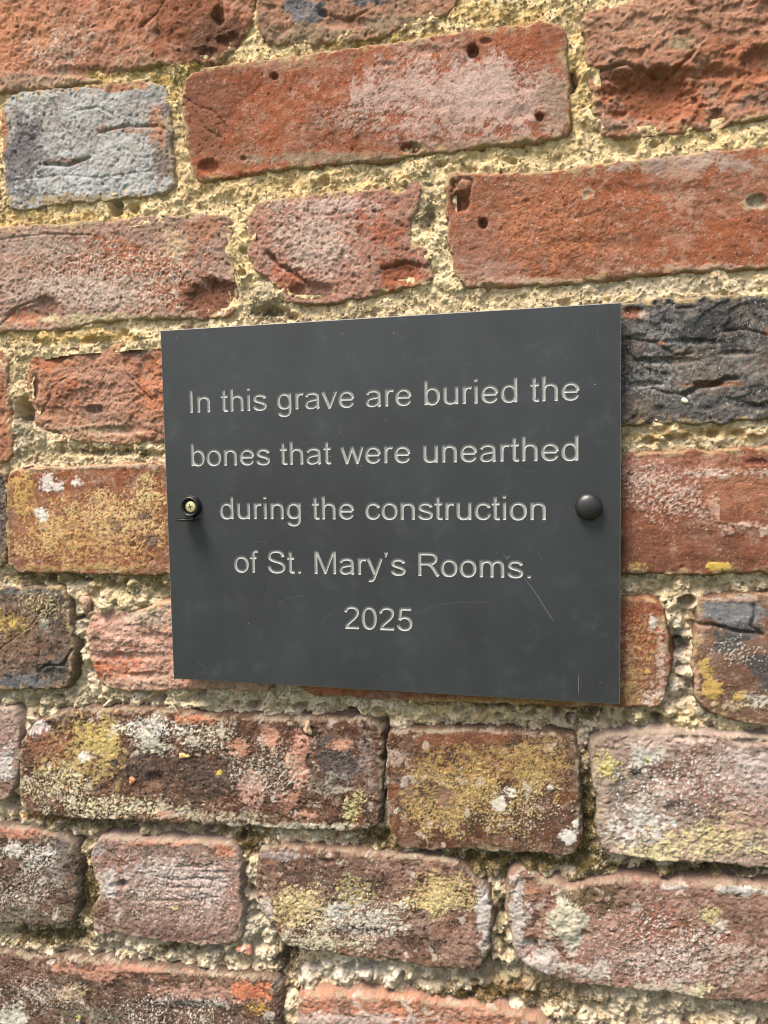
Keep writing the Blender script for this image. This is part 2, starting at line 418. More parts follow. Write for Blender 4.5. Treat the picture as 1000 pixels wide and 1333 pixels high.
# --- course D
brick([(-220, 470), (0, 456), (9, 468), (10, 517), (16, 560), (16, 588), (10, 600), (0, 602), (-220, 610)], 'rough', [(190, 98, 68), (180, 110, 84)], dents=[(0, 540, 10, 10, 1.5, .4)], out=0, r=3)
brick([(36, 466), (50, 458), (98, 450), (150, 447), (204, 443), (262, 438), (262, 572), (212, 573), (156, 579), (110, 575), (70, 576), (46, 564), (42, 530), (33, 513)],
      'flaky', [(192, 130, 104), (180, 112, 86)],
      blobs=[(195, 500, 30, 50, (190, 104, 74), .9, 5, .3), (65, 470, 34, 14, (192, 100, 70), 1, 4, .3), (60, 570, 30, 10, (162, 82, 62), 1.1, 4, .2), (130, 510, 60, 40, (194, 132, 114), .7, 2, .25), (120, 536, 18, 12, (150, 108, 100), 1, 3, .25), (180, 455, 20, 12, (150, 130, 118), 1, 3, .2), (110, 560, 80, 12, (190, 160, 130), .6, 2.5, .2), (80, 510, 40, 30, (176, 92, 66), .6, 3, .2)],
      dents=[(122, 533, 14, 8, 2.2, .6), (190, 480, 16, 20, 1.8, .5), (70, 465, 26, 8, 1.6, .5), (170, 455, 16, 6, 2, .5), (60, 568, 26, 10, 2.4, .6), (150, 560, 50, 8, 1.5, .4), (95, 500, 26, 20, -1, .3), (44, 505, 6, 20, 1.5, .4)],
      cracks=[([(50, 540), (60, 525), (66, 505), (88, 490)], .5, 1.0), ([(160, 462), (164, 486), (180, 505), (196, 520)], .6, 1.2)], out=-0.4, r=3.4, label='crumbling pink brick end left of the plaque')
brick([(274, 436), (500, 420), (770, 405), (772, 555), (500, 565), (274, 572)], 'smooth', [(165, 80, 55), (150, 75, 55)], hidden=True, out=-1)
brick([(786, 400), (812, 398), (842, 392), (917, 390), (1000, 383), (1130, 374), (1130, 538), (1000, 545), (930, 548), (873, 549), (786, 552)],
      'slate', [(94, 91, 89), (78, 75, 73)],
      blobs=[(870, 430, 70, 30, (126, 124, 124), .62, 1.6, .2), (860, 490, 60, 40, (146, 142, 138), .42, 1.2, .12), (960, 480, 60, 50, (120, 118, 116), .45, 1.5, .15), (824, 408, 16, 8, (142, 80, 62), 1.3, 4, .15), (838, 410, 8, 8, (186, 164, 150), 1.0, 1.6, .15), (860, 448, 5, 4, (150, 96, 78), 1.2, 2, .2),
             (925, 500, 36, 6, (130, 84, 66), 1.2, 3, .15), (930, 430, 60, 30, (58, 58, 60), .8, 4, .25), (1000, 430, 6, 16, (160, 90, 70), 1.1, 3, .2), (900, 542, 80, 6, (78, 62, 56), 1, 4, .2), (930, 540, 90, 14, (110, 106, 106), .6, 1.8, .2)],
      dents=[(925, 500, 34, 5, 2.0, .6), (825, 406, 16, 7, 2.0, .6), (870, 420, 8, 5, 1.4, .5), (870, 470, 50, 6, 1.2, .6), (960, 460, 30, 5, 1.2, .6), (900, 445, 60, 5, 1.0, .5), (985, 530, 30, 6, 1.2, .5), (840, 500, 30, 5, 1.0, .5)],
      cracks=[([(893, 513), (910, 504), (930, 501), (946, 494), (960, 492)], 1.2, 2.8), ([(852, 395), (862, 410), (866, 418)], .8, 1.6), ([(815, 440), (850, 446), (880, 462), (900, 460)], .6, 1.4), ([(940, 432), (970, 428), (1000, 436)], .6, 1.2),
              ([(830, 500), (860, 510), (890, 514)], .5, 1.1), ([(960, 522), (985, 528), (1005, 524)], .6, 1.2), ([(870, 392), (880, 402), (905, 400)], .5, 1.0)], out=1.2, r=1.8, label='charcoal-black overburnt brick beside the top right of the plaque')
# --- course E
brick([(-220, 622), (-60, 616), (5, 612), (9, 640), (9, 700), (7, 740), (-60, 744), (-220, 750)], 'rough', [(92, 76, 72), (74, 64, 62)], out=.5)
brick([(12, 618), (20, 613), (78, 609), (150, 606), (215, 603), (300, 600), (470, 592), (470, 744), (300, 746), (218, 745), (120, 746), (60, 744), (16, 742), (10, 700)],
      'smooth', [(158, 80, 50), (148, 72, 48)],
      blobs=[(130, 690, 115, 56, (204, 154, 88), .62, 1.8, .18), (150, 670, 90, 40, (220, 186, 126), .5, 1.3, .12), (60, 700, 50, 36, (214, 172, 104), .55, 1.2, .12), (62, 628, 12, 14, (232, 220, 210), 1.1, 2.2, .15), (76, 634, 10, 8, (232, 220, 210), 1.1, 2.2, .15), (56, 668, 10, 9, (232, 222, 212), 1.1, 2, .15),
             (102, 628, 8, 7, (226, 212, 200), .9, 2, .15), (190, 672, 12, 8, (116, 88, 72), 1.0, 2.5, .2), (200, 704, 12, 10, (120, 90, 78), .9, 2.5, .2), (155, 686, 8, 10, (126, 92, 72), .9, 2.5, .2), (120, 607, 110, 4, (208, 172, 152), 1, 3, .3), (195, 640, 16, 26, (216, 186, 120), .7, 1.6, .15), (30, 640, 20, 30, (204, 162, 80), .7, 3, .2), (14, 690, 8, 50, (136, 88, 64), .8, 4, .3),
             (110, 738, 100, 6, (192, 150, 90), .7, 3, .2)],
      dents=[(176, 709, 4, 4, 1.6, .6), (120, 680, 90, 40, -.5, .1)], out=1.4, r=1.8, label='orange stretcher brick crusted with ochre lichen')
brick([(486, 594), (718, 590), (718, 744), (486, 746)], 'smooth', [(165, 80, 55), (150, 75, 55)], hidden=True, out=-1)
brick([(734, 596), (808, 593), (860, 590), (1000, 585), (1140, 580), (1140, 744), (1000, 744), (900, 745), (808, 745), (734, 745)],
      'smooth', [(152, 76, 56), (142, 66, 48)],
      blobs=[(860, 600, 90, 20, (176, 104, 92), .9, 8, .3), (870, 640, 66, 42, (214, 178, 164), .5, 1.3, .12), (830, 620, 30, 30, (216, 182, 168), .45, 1.2, .12), (960, 630, 60, 40, (176, 102, 78), .8, 6, .3), (940, 615, 70, 8, (214, 184, 170), .6, 1.6, .15), (930, 660, 8, 22, (196, 148, 126), .9, 1.6, .2), (945, 690, 12, 8, (206, 160, 140), .8, 1.5, .2),
             (970, 683, 26, 5, (210, 170, 150), .8, 1.5, .2), (994, 692, 12, 8, (210, 176, 156), .8, 1.5, .2), (850, 720, 130, 28, (124, 66, 50), .9, 10, .4), (935, 737, 17, 6, (216, 178, 60), 1.25, 1.8, .15), (828, 738, 14, 6, (190, 150, 80), .7, 1.6, .15), (985, 602, 30, 10, (140, 60, 50), .8, 4, .2)],
      dents=[(985, 602, 20, 5, 1.0, .5), (900, 700, 80, 20, .4, .1)], cracks=[([(905, 640), (925, 665), (945, 690)], .3, -.5), ([(930, 678), (970, 684), (1000, 690)], .3, -.5)], out=1.2, r=1.6)
# --- course F
brick([(-200, 775), (-60, 768), (0, 767), (76, 765), (86, 772), (90, 800), (97, 845), (92, 875), (86, 894), (40, 896), (0, 897), (-200, 900)],
      'rough', [(112, 84, 68), (98, 76, 64)],
      blobs=[(14, 812, 34, 18, (198, 168, 62), .8, 1.6, .15), (70, 800, 14, 30, (76, 72, 66), 1, 5, .2), (70, 870, 26, 26, (84, 78, 76), 1.0, 5, .25), (20, 885, 40, 12, (96, 96, 102), 1, 5, .25), (40, 770, 60, 5, (112, 108, 108), 1, 4, .25), (55, 790, 40, 30, (222, 200, 130), .3, 1.0, .08), (60, 812, 8, 8, (214, 206, 190), 1, 1.6, .15), (30, 830, 50, 40, (128, 92, 72), .7, 5, .3)],
      dents=[(70, 880, 24, 14, 1.6, .5), (75, 850, 12, 16, 1.6, .5)], cracks=[([(48, 875), (60, 866), (84, 866), (94, 845)], .8, 1.8), ([(0, 845), (20, 830), (45, 810), (60, 790)], .4, .8), ([(52, 830), (50, 870), (48, 890)], .4, .8)], out=0.8, r=1.8, label='dark brown brick end with a yellow lichen patch')
brick([(112, 812), (118, 798), (135, 790), (175, 800), (205, 786), (260, 782), (358, 782), (358, 900), (300, 898), (245, 896), (218, 901), (170, 901), (130, 892), (118, 862)],
      'flaky', [(212, 156, 140), (204, 136, 118)],
      blobs=[(124, 870, 14, 20, (204, 96, 66), 1.1, 4, .2), (170, 840, 60, 40, (214, 168, 154), .6, 1.4, .2), (150, 870, 50, 30, (202, 104, 80), .6, 3, .25), (125, 830, 10, 12, (150, 112, 96), 1, 3, .2), (190, 800, 50, 16, (196, 176, 150), .7, 2, .25), (180, 890, 60, 12, (200, 160, 138), .7, 2, .25)],
      dents=[(124, 833, 8, 5, 1.6, .5), (170, 855, 60, 7, 1.2, .5), (190, 880, 40, 6, 1.2, .5), (200, 830, 30, 8, 1, .5), (150, 800, 40, 14, 2.2, .4)], out=-0.6, r=3.4, label='flaking salmon-pink brick end below the left screw')
brick([(372, 785), (600, 778), (809, 779), (850, 782), (861, 790), (868, 815), (870, 860), (868, 898), (860, 918), (808, 919), (700, 916), (600, 914), (520, 911), (372, 899)],
      'smooth', [(158, 72, 50), (148, 64, 46)],
      blobs=[(830, 850, 40, 70, (190, 150, 92), .36, 1.3, .1), (850, 808, 6, 12, (228, 216, 200), 1.2, 1.6, .15), (818, 900, 16, 20, (186, 150, 84), .7, 1.6, .15), (862, 860, 8, 50, (200, 164, 150), .8, 2.4, .2), (822, 875, 12, 10, (176, 140, 90), .8, 2, .15), (660, 912, 200, 8, (172, 122, 62), .9, 3, .25), (843, 872, 5, 5, (212, 160, 70), 1.2, 2, .15), (430, 898, 60, 8, (176, 92, 60), 1, 3, .25),
             (850, 905, 20, 14, (214, 190, 170), .6, 1.4, .15)],
      out=1.0, r=2.2)
brick([(910, 786), (918, 779), (960, 777), (1000, 775), (1130, 772), (1130, 952), (1000, 944), (960, 938), (920, 926), (908, 906), (905, 880), (904, 850), (908, 815)],
      'smooth', [(130, 88, 68), (118, 76, 60)],
      blobs=[(955, 795, 60, 20, (128, 128, 132), 1.35, 6, .12), (960, 822, 44, 12, (84, 80, 78), 1.1, 4, .2), (950, 838, 26, 12, (84, 80, 78), 1.1, 4, .2), (985, 862, 30, 14, (78, 74, 72), 1.2, 4, .2), (1010, 880, 30, 16, (78, 74, 72), 1.2, 4, .2), (918, 868, 12, 14, (202, 166, 84), .85, 1.8, .12), (928, 895, 14, 14, (206, 166, 70), 1.0, 1.8, .12), (963, 905, 9, 8, (206, 166, 80), .9, 1.6, .12), (906, 890, 6, 30, (206, 150, 130), .8, 3, .2),
             (960, 850, 50, 24, (220, 214, 200), .25, .9, .08), (990, 915, 26, 14, (214, 204, 186), .6, 1.4, .12), (960, 780, 50, 4, (196, 156, 140), .9, 3, .2), (912, 820, 7, 26, (180, 132, 108), .9, 3, .2), (940, 920, 40, 8, (196, 172, 130), .6, 2, .2)],
      cracks=[([(906, 812), (930, 814), (955, 821), (975, 823), (990, 826)], .9, 1.8), ([(981, 787), (983, 800), (978, 815), (990, 826)], .9, 1.8)], out=0.9, r=2.4, label='brown brick with a sooty grey band and yellow lichen')
# --- course G
brick([(-200, 925), (-60, 922), (0, 922), (20, 925), (25, 950), (26, 985), (20, 1022), (8, 1038), (0, 1042), (-200, 1050)], 'grain', [(182, 152, 146), (170, 136, 130)],
      blobs=[(8, 990, 14, 30, (206, 196, 190), .9, 2, .2), (6, 960, 16, 20, (160, 120, 112), .8, 3, .2), (10, 1025, 12, 10, (150, 96, 84), .9, 3, .2)], out=0.4, r=3)
brick([(30, 968), (40, 948), (60, 934), (100, 925), (200, 926), (260, 932), (320, 935), (400, 937), (480, 937), (495, 944), (498, 985), (496, 1030), (494, 1068), (476, 1080), (420, 1079), (350, 1075), (280, 1072), (210, 1068), (150, 1065), (90, 1063), (44, 1060), (29, 1046), (27, 1000)],
      'grain', [(122, 76, 58), (108, 68, 54)],
      blobs=[(112, 985, 74, 48, (192, 158, 90), .72, 2.6, .2), (130, 960, 34, 34, (206, 176, 92), .85, 2, .2), (75, 1020, 60, 30, (222, 208, 164), .5, 1.4, .1), (160, 1050, 110, 16, (226, 214, 170), .55, 1.5, .1), (200, 948, 60, 18, (232, 224, 212), .6, 1.8, .12), (52, 945, 16, 14, (220, 206, 204), 1, 2.6, .2), (112, 984, 9, 7, (230, 222, 208), 1.2, 1.8, .15), (195, 965, 30, 20, (216, 208, 188), .8, 2, .15),
             (270, 960, 40, 26, (230, 216, 186), .45, 1.4, .1), (190, 1000, 40, 26, (84, 60, 54), .9, 4, .25), (270, 1010, 60, 40, (86, 62, 54), .9, 5, .3), (440, 990, 50, 40, (88, 74, 74), .9, 5, .3), (255, 935, 34, 8, (206, 124, 94), 1, 3, .2), (355, 958, 14, 20, (206, 138, 120), 1.15, 2.8, .15), (392, 990, 18, 34, (200, 128, 112), 1.05, 3, .15), (448, 968, 18, 10, (206, 140, 118), 1, 2.6, .15), (380, 1040, 20, 14, (186, 120, 104), .8, 3, .15),
             (330, 1025, 22, 26, (200, 144, 132), .85, 2.2, .12), (315, 972, 16, 14, (200, 130, 108), .9, 2.5, .15), (217, 1060, 12, 8, (216, 150, 134), 1.1, 2.4, .15), (400, 1060, 16, 7, (206, 140, 120), .9, 2, .15), (350, 1000, 60, 40, (206, 196, 176), .4, 1.2, .1), (430, 1020, 30, 20, (160, 148, 132), .7, 3, .2), (460, 1050, 20, 26, (214, 198, 128), .6, 1.6, .12), (290, 1062, 80, 8, (190, 170, 140), .7, 2, .2),
             (370, 1074, 110, 6, (196, 186, 160), .8, 2.4, .2), (287, 1004, 4, 4, (226, 196, 50), 1.3, 1.6, .15), (60, 970, 40, 24, (150, 84, 60), .7, 4, .25), (476, 985, 14, 40, (150, 124, 118), .8, 4, .3)],
      dents=[(205, 1012, 16, 10, 1.8, .4), (410, 1050, 30, 20, .8, .3), (280, 1040, 40, 14, .8, .2), (375, 955, 60, 16, 1.0, .3), (240, 1000, 20, 30, -.8, .3), (60, 945, 20, 10, 1.2, .4)],
      cracks=[([(282, 1055), (283, 1070)], .7, 1.6)], out=1.6, r=3.6, label='dark stretcher brick mottled white, yellow and salmon with lichen')
brick([(506, 962), (514, 951), (600, 952), (650, 955), (742, 957), (750, 975), (753, 1020), (755, 1095), (742, 1111), (700, 1109), (640, 1105), (590, 1103), (530, 1106), (512, 1096), (506, 1050), (504, 1000)],
      'smooth', [(124, 78, 50), (112, 68, 46)],
      blobs=[(620, 1010, 110, 56, (176, 136, 72), .6, 1.8, .2), (560, 1050, 60, 40, (190, 152, 84), .6, 1.5, .15), (700, 990, 50, 36, (182, 146, 80), .6, 1.5, .15), (630, 1040, 120, 60, (212, 186, 110), .3, .9, .08), (577, 1035, 16, 16, (146, 104, 84), 1.1, 3, .2), (662, 1028, 12, 16, (88, 60, 48), 1.1, 3, .2), (720, 1070, 34, 26, (100, 60, 46), 1, 5, .3), (650, 1046, 9, 8, (236, 226, 212), 1.25, 1.8, .15), (666, 1030, 10, 6, (230, 222, 206), .8, 1.4, .12),
             (738, 1086, 12, 10, (236, 230, 220), 1.25, 2, .15), (750, 1070, 5, 6, (232, 224, 212), 1, 1.6, .15), (512, 1054, 8, 6, (234, 226, 214), 1.2, 1.8, .15), (518, 985, 18, 16, (188, 158, 140), 1.0, 2.4, .2), (528, 1018, 6, 10, (200, 180, 168), 1, 2, .15), (716, 1025, 5, 4, (222, 212, 190), 1.1, 1.5, .15), (600, 960, 90, 10, (140, 72, 50), 1, 5, .3), (512, 1030, 8, 50, (140, 74, 52), .8, 4, .3), (690, 1050, 70, 40, (230, 216, 186), .2, .9, .06)],
      dents=[(575, 1035, 16, 14, .8, .3), (662, 1026, 12, 14, .9, .3)], out=1.1, r=2.2, label='olive-brown brick end dusted with mustard lichen')
brick([(770, 968), (780, 957), (820, 955), (870, 953), (912, 957), (1000, 962), (1140, 970), (1140, 1136), (1000, 1129), (940, 1121), (870, 1120), (820, 1115), (787, 1107), (779, 1082), (779, 1032), (772, 1000)],
      'grain', [(192, 166, 156), (178, 148, 140)],
      blobs=[(790, 1000, 26, 20, (218, 200, 110), .9, 2, .15), (840, 985, 30, 26, (206, 198, 184), .9, 3, .2), (805, 1030, 14, 40, (130, 116, 106), .9, 3, .2), (870, 1000, 40, 16, (140, 96, 84), .9, 4, .2), (890, 1050, 26, 16, (132, 104, 94), .9, 3, .2), (905, 975, 16, 16, (150, 104, 92), .9, 3, .2), (910, 1095, 110, 26, (222, 202, 146), .62, 1.8, .12), (850, 1110, 50, 14, (228, 210, 156), .8, 2, .15), (950, 1070, 40, 30, (206, 186, 116), .5, 1.8, .15),
             (830, 1070, 50, 30, (216, 206, 198), .7, 2.4, .15), (980, 1000, 50, 40, (206, 182, 176), .8, 5, .3), (970, 1060, 40, 30, (186, 140, 134), .6, 4, .3), (870, 965, 90, 10, (204, 170, 156), .9, 3, .25), (825, 1002, 12, 10, (96, 82, 74), .9, 2.5, .15), (842, 988, 5, 4, (222, 214, 90), 1, 1.5, .15), (880, 1020, 110, 60, (236, 230, 222), .25, 1.2, .08), (876, 1070, 5, 8, (232, 230, 226), 1.1, 1.6, .15), (930, 1030, 60, 30, (160, 110, 104), .5, 2, .15)],
      dents=[(872, 1052, 10, 6, 1.5, .5), (800, 1040, 10, 30, 1, .4), (850, 1008, 30, 16, .9, .3), (905, 960, 30, 5, 1.6, .4), (980, 965, 30, 6, 1.6, .4), (826, 1000, 8, 8, -1.6, .5)], out=1.3, r=3.2, label='pale chalky brick with lemon-yellow lichen, right of the lower joint')
# --- course H
brick([(-200, 1072), (-60, 1075), (0, 1077), (60, 1085), (92, 1094), (101, 1130), (99, 1188), (90, 1200), (64, 1205), (0, 1200), (-200, 1200)],
      'grain', [(112, 82, 72), (100, 74, 66)],
      blobs=[(22, 1106, 20, 12, (228, 218, 208), .85, 2, .15), (55, 1115, 26, 24, (224, 214, 204), .5, 1.5, .1), (20, 1084, 50, 8, (190, 116, 98), .9, 3, .2), (80, 1120, 18, 50, (130, 116, 108), .8, 4, .3), (30, 1160, 60, 40, (206, 196, 186), .3, 1.1, .08), (30, 1190, 60, 14, (120, 108, 90), .8, 4, .3), (66, 1110, 10, 5, (230, 222, 212), .9, 1.5, .12)],
      out=0.6, r=2.8)
brick([(120, 1104), (134, 1091), (170, 1092), (210, 1095), (300, 1098), (311, 1110), (313, 1160), (315, 1218), (304, 1227), (260, 1229), (225, 1225), (190, 1222), (150, 1212), (126, 1218), (122, 1190), (133, 1160), (122, 1130)],
      'grain', [(178, 146, 140), (168, 132, 126)],
      blobs=[(290, 1105, 22, 9, (206, 122, 96), 1.2, 4, .2), (210, 1096, 60, 6, (196, 128, 108), 1, 3, .25), (128, 1185, 14, 24, (128, 82, 68), 1.1, 4, .25), (180, 1208, 80, 12, (132, 92, 84), 1, 4, .25), (230, 1220, 70, 8, (140, 98, 90), .9, 4, .25), (190, 1130, 60, 20, (198, 178, 174), .7, 2.4, .25), (270, 1150, 40, 26, (190, 164, 158), .7, 2.4, .25), (230, 1180, 50, 20, (150, 104, 96), .7, 5, .3), (143, 1150, 10, 26, (206, 192, 188), .9, 3, .2),
             (228, 1182, 6, 4, (206, 188, 80), 1.2, 1.5, .15), (126, 1106, 12, 12, (168, 156, 150), 1, 3, .2), (305, 1170, 12, 40, (176, 120, 108), .8, 4, .3), (240, 1160, 100, 50, (220, 206, 200), .3, 1.1, .1), (160, 1122, 40, 12, (178, 112, 98), .6, 4, .3)],
      dents=[(160, 1150, 8, 6, 3.5, .7), (150, 1152, 10, 5, 1.2, .4), (270, 1143, 34, 2.5, .8, .5), (255, 1128, 30, 2.5, .7, .5), (240, 1155, 30, 2.5, .7, .5), (282, 1134, 30, 2.5, .8, .5), (230, 1172, 40, 3, .7, .5)],
      cracks=[([(200, 1140), (230, 1146), (262, 1142), (300, 1150)], .4, .8), ([(215, 1160), (250, 1170), (290, 1166)], .4, .7), ([(250, 1124), (290, 1126)], .4, .7)], out=0.7, r=2.2, tilt=(0, .3), label='dusty mauve brick end with one small round hole')
brick([(336, 1118), (342, 1104), (380, 1104), (425, 1108), (500, 1113), (560, 1117), (588, 1121), (622, 1146), (642, 1180), (636, 1230), (624, 1262), (576, 1258), (500, 1248), (450, 1242), (382, 1234), (360, 1214), (340, 1180), (334, 1150)],
      'grain', [(156, 116, 106), (140, 98, 88)],
      blobs=[(420, 1138, 80, 20, (112, 78, 68), 1.1, 6, .3), (390, 1180, 46, 30, (218, 190, 130), .85, 1.8, .15), (575, 1162, 50, 34, (206, 176, 112), .8, 1.6, .15), (580, 1170, 36, 24, (224, 204, 140), .5, 1.0, .1), (460, 1160, 30, 26, (196, 182, 110), .5, 1.6, .12), (370, 1112, 36, 8, (178, 158, 156), .9, 3, .25), (480, 1200, 60, 30, (206, 194, 180), .6, 2.2, .15), (420, 1225, 60, 14, (214, 204, 170), .7, 2.2, .15), (630, 1190, 10, 60, (206, 192, 186), 1, 3, .2),
             (440, 1185, 16, 16, (214, 210, 200), .8, 1.8, .12), (500, 1225, 60, 14, (150, 112, 98), .6, 3, .25), (600, 1230, 30, 26, (164, 120, 108), .8, 4, .3), (348, 1190, 10, 26, (196, 176, 170), .9, 3, .25), (520, 1130, 50, 12, (168, 122, 110), .7, 4, .3), (450, 1190, 110, 50, (232, 224, 200), .25, 1.0, .08), (545, 1200, 16, 20, (150, 116, 104), .8, 3, .2)],
      dents=[(428, 1120, 14, 5, 1.4, .5), (350, 1215, 20, 20, 1.5, .4), (470, 1212, 50, 10, .8, .3)], out=1.4, r=4.2, label='rounded brick end with two yellow lichen crusts')
brick([(662, 1150), (668, 1134), (686, 1132), (704, 1148), (745, 1157), (778, 1150), (810, 1145), (875, 1151), (940, 1150), (1000, 1155), (1140, 1158), (1140, 1310), (1000, 1303), (925, 1300), (850, 1287), (800, 1284), (745, 1279), (718, 1268), (676, 1252), (667, 1222), (661, 1182)],
      'grain', [(166, 120, 110), (152, 106, 98)],
      blobs=[(675, 1190, 16, 70, (206, 192, 184), .95, 3, .2), (700, 1250, 40, 24, (204, 188, 178), .9, 3, .2), (738, 1194, 28, 36, (216, 206, 178), 1.4, 3, .1), (690, 1155, 16, 14, (168, 100, 78), .9, 3, .2), (770, 1165, 40, 20, (112, 86, 56), .95, 2.5, .2), (790, 1180, 20, 30, (110, 84, 60), .7, 2.5, .2), (900, 1215, 16, 22, (104, 80, 54), .8, 2.5, .2), (880, 1154, 20, 6, (216, 204, 196), 1, 2.4, .2), (970, 1156, 40, 8, (210, 200, 194), 1, 3, .2),
             (775, 1262, 30, 16, (206, 190, 176), .8, 2.4, .2), (915, 1285, 16, 14, (214, 202, 150), .8, 2, .15), (925, 1190, 16, 12, (190, 172, 110), .8, 2, .15), (940, 1205, 14, 12, (210, 196, 180), .8, 2.2, .15), (860, 1210, 60, 40, (172, 96, 84), .5, 3, .25), (880, 1250, 100, 40, (206, 178, 168), .5, 2, .2), (940, 1220, 14, 8, (160, 80, 64), .8, 3, .2), (960, 1250, 40, 30, (192, 168, 150), .6, 3, .2), (840, 1230, 130, 60, (226, 212, 204), .28, 1.1, .08), (800, 1220, 40, 30, (184, 134, 122), .6, 5, .3),
             (860, 1285, 90, 10, (200, 184, 160), .7, 2.4, .2)],
      dents=[(738, 1194, 26, 32, -1.8, .6), (703, 1195, 10, 40, 1.2, .4), (692, 1225, 12, 10, 2.2, .5), (705, 1235, 26, 16, 1.6, .5), (760, 1215, 12, 6, 1, .4), (800, 1180, 20, 20, .8, .2), (690, 1150, 20, 12, 1.2, .4)],
      cracks=[([(712, 1180), (716, 1212), (726, 1236), (740, 1248)], .5, 1.0)], out=1.5, r=3.6, label='long mauve brick with a cream mortar splash, at the lower right')
# --- course I
brick([(-200, 1232), (0, 1238), (50, 1249), (76, 1248), (175, 1257), (280, 1272), (345, 1273), (362, 1280), (364, 1310), (366, 1400), (366, 1430), (-200, 1430)],
      'grain', [(118, 86, 76), (106, 76, 66)],
      blobs=[(150, 1262, 110, 12, (186, 122, 104), 1.1, 5, .25), (260, 1290, 90, 14, (190, 136, 120), .9, 4, .25), (325, 1288, 34, 14, (216, 110, 80), 1.25, 5, .15), (240, 1305, 60, 8, (206, 196, 190), .8, 2, .2), (40, 1265, 40, 14, (128, 84, 74), .9, 4, .3), (14, 1322, 26, 20, (214, 206, 190), 1.0, 3, .2), (95, 1290, 30, 12, (190, 160, 120), .7, 2, .2), (120, 1320, 60, 12, (120, 112, 92), .7, 3, .3), (105, 1323, 4, 4, (218, 206, 80), 1.3, 1.5, .15), (200, 1310, 90, 16, (96, 64, 54), .8, 4, .3),
             (60, 1290, 60, 30, (206, 190, 176), .3, 1.3, .1), (340, 1310, 20, 12, (216, 160, 60), .6, 1.8, .15), (220, 1320, 100, 40, (228, 216, 206), .22, 1.1, .08)],
      dents=[(75, 1250, 20, 8, 1.6, .4), (250, 1310, 60, 10, 1.2, .3), (200, 1262, 80, 5, -1, .2)], out=1.2, r=4.0, label='brown brick with a salmon upper edge at the bottom left')
brick([(388, 1308), (392, 1296), (440, 1297), (500, 1298), (625, 1311), (690, 1324), (720, 1340), (720, 1430), (388, 1430)], 'grain', [(206, 122, 98), (196, 132, 116)],
      blobs=[(470, 1325, 120, 10, (206, 178, 168), .9, 3, .25), (620, 1318, 70, 6, (204, 140, 120), .8, 3, .25)], out=1.2, r=3)
brick([(745, 1350), (850, 1345), (1140, 1352), (1140, 1440), (745, 1440)], 'grain', [(150, 110, 96), (150, 110, 96)], out=.5, r=3)

for b in B:
    b['w'] = p2w(b['poly'])

# bricks just beyond the frame, in the same courses, coarser
ROWS = [(-350, -292), (-272, -210), (-190, -122), (-106, -42), (-28, 36), (50, 112), (126, 192), (208, 268), (284, 342), (358, 422), (438, 500)]
rr = random.Random(3)


def row_span(z0, z1):
    xs = [(b['w'][:, 0].min(), b['w'][:, 0].max()) for b in B if min(z1, b['w'][:, 1].max()) - max(z0, b['w'][:, 1].min()) > 30 and not b.get('fill')]
    return (min(x[0] for x in xs), max(x[1] for x in xs)) if xs else None


FILL = []
for i, (z0, z1) in enumerate(ROWS):
    sp = row_span(z0, z1)
    segs = []
    if sp is None:
        segs = [(-640, 850)]
    else:
        segs = [(-640, sp[0] - 12), (sp[1] + 12, 850)]
    for a, c in segs:
        x = a + (0 if sp is not None and c < 100 else rr.uniform(-60, 0))
        if sp is not None and c < 100:      # build leftwards from the traced bricks
            x1 = c
            while x1 > a:
                w = rr.choice([212, 102])
                FILL.append((x1 - w, z0, x1, z1)); x1 -= w + rr.uniform(9, 14)
        else:
            x0 = max(x, a) if sp is not None else x
            while x0 < c:
                w = rr.choice([212, 102])
                FILL.append((x0, z0, x0 + w, z1)); x0 += w + rr.uniform(9, 14)
PAL = [[(168, 78, 50), (160, 70, 46)], [(178, 132, 116), (186, 142, 126)], [(122, 76, 58), (108, 68, 54)], [(180, 112, 94), (170, 100, 82)], [(156, 116, 106), (140, 98, 88)]]
for (x0, z0, x1, z1) in FILL:
    j = lambda: rr.uniform(-2.5, 2.5)
    w = np.array([(x0 + j(), z0 + j()), ((x0 + x1) / 2, z0 + j()), (x1 + j(), z0 + j()), (x1 + j(), z1 + j()), ((x0 + x1) / 2, z1 + j()), (x0 + j(), z1 + j())])
    B.append(dict(w=w, kind=rr.choice(['smooth', 'grain', 'rough']), cols=rr.choice(PAL), blobs=(), dents=(), cracks=(), out=rr.uniform(-.5, 1.5), tilt=(0, 0), r=3, label=None, edge=1, hidden=False, fill=True))


def ell(x, z, spec):
    """elliptic fall-off in wall space from a pixel spec (cx, cy, rx, ry)"""
    c, px, py = p2w([(spec[0], spec[1]), (spec[0] + spec[2], spec[1]), (spec[0], spec[1] - spec[3])])
    ax = px - c; az = py - c
    det = ax[0] * az[1] - ax[1] * az[0]
    dx = x - c[0]; dz = z - c[1]
    u = (dx * az[1] - dz * az[0]) / det
    v = (dz * ax[0] - dx * ax[1]) / det
    return np.hypot(u, v)


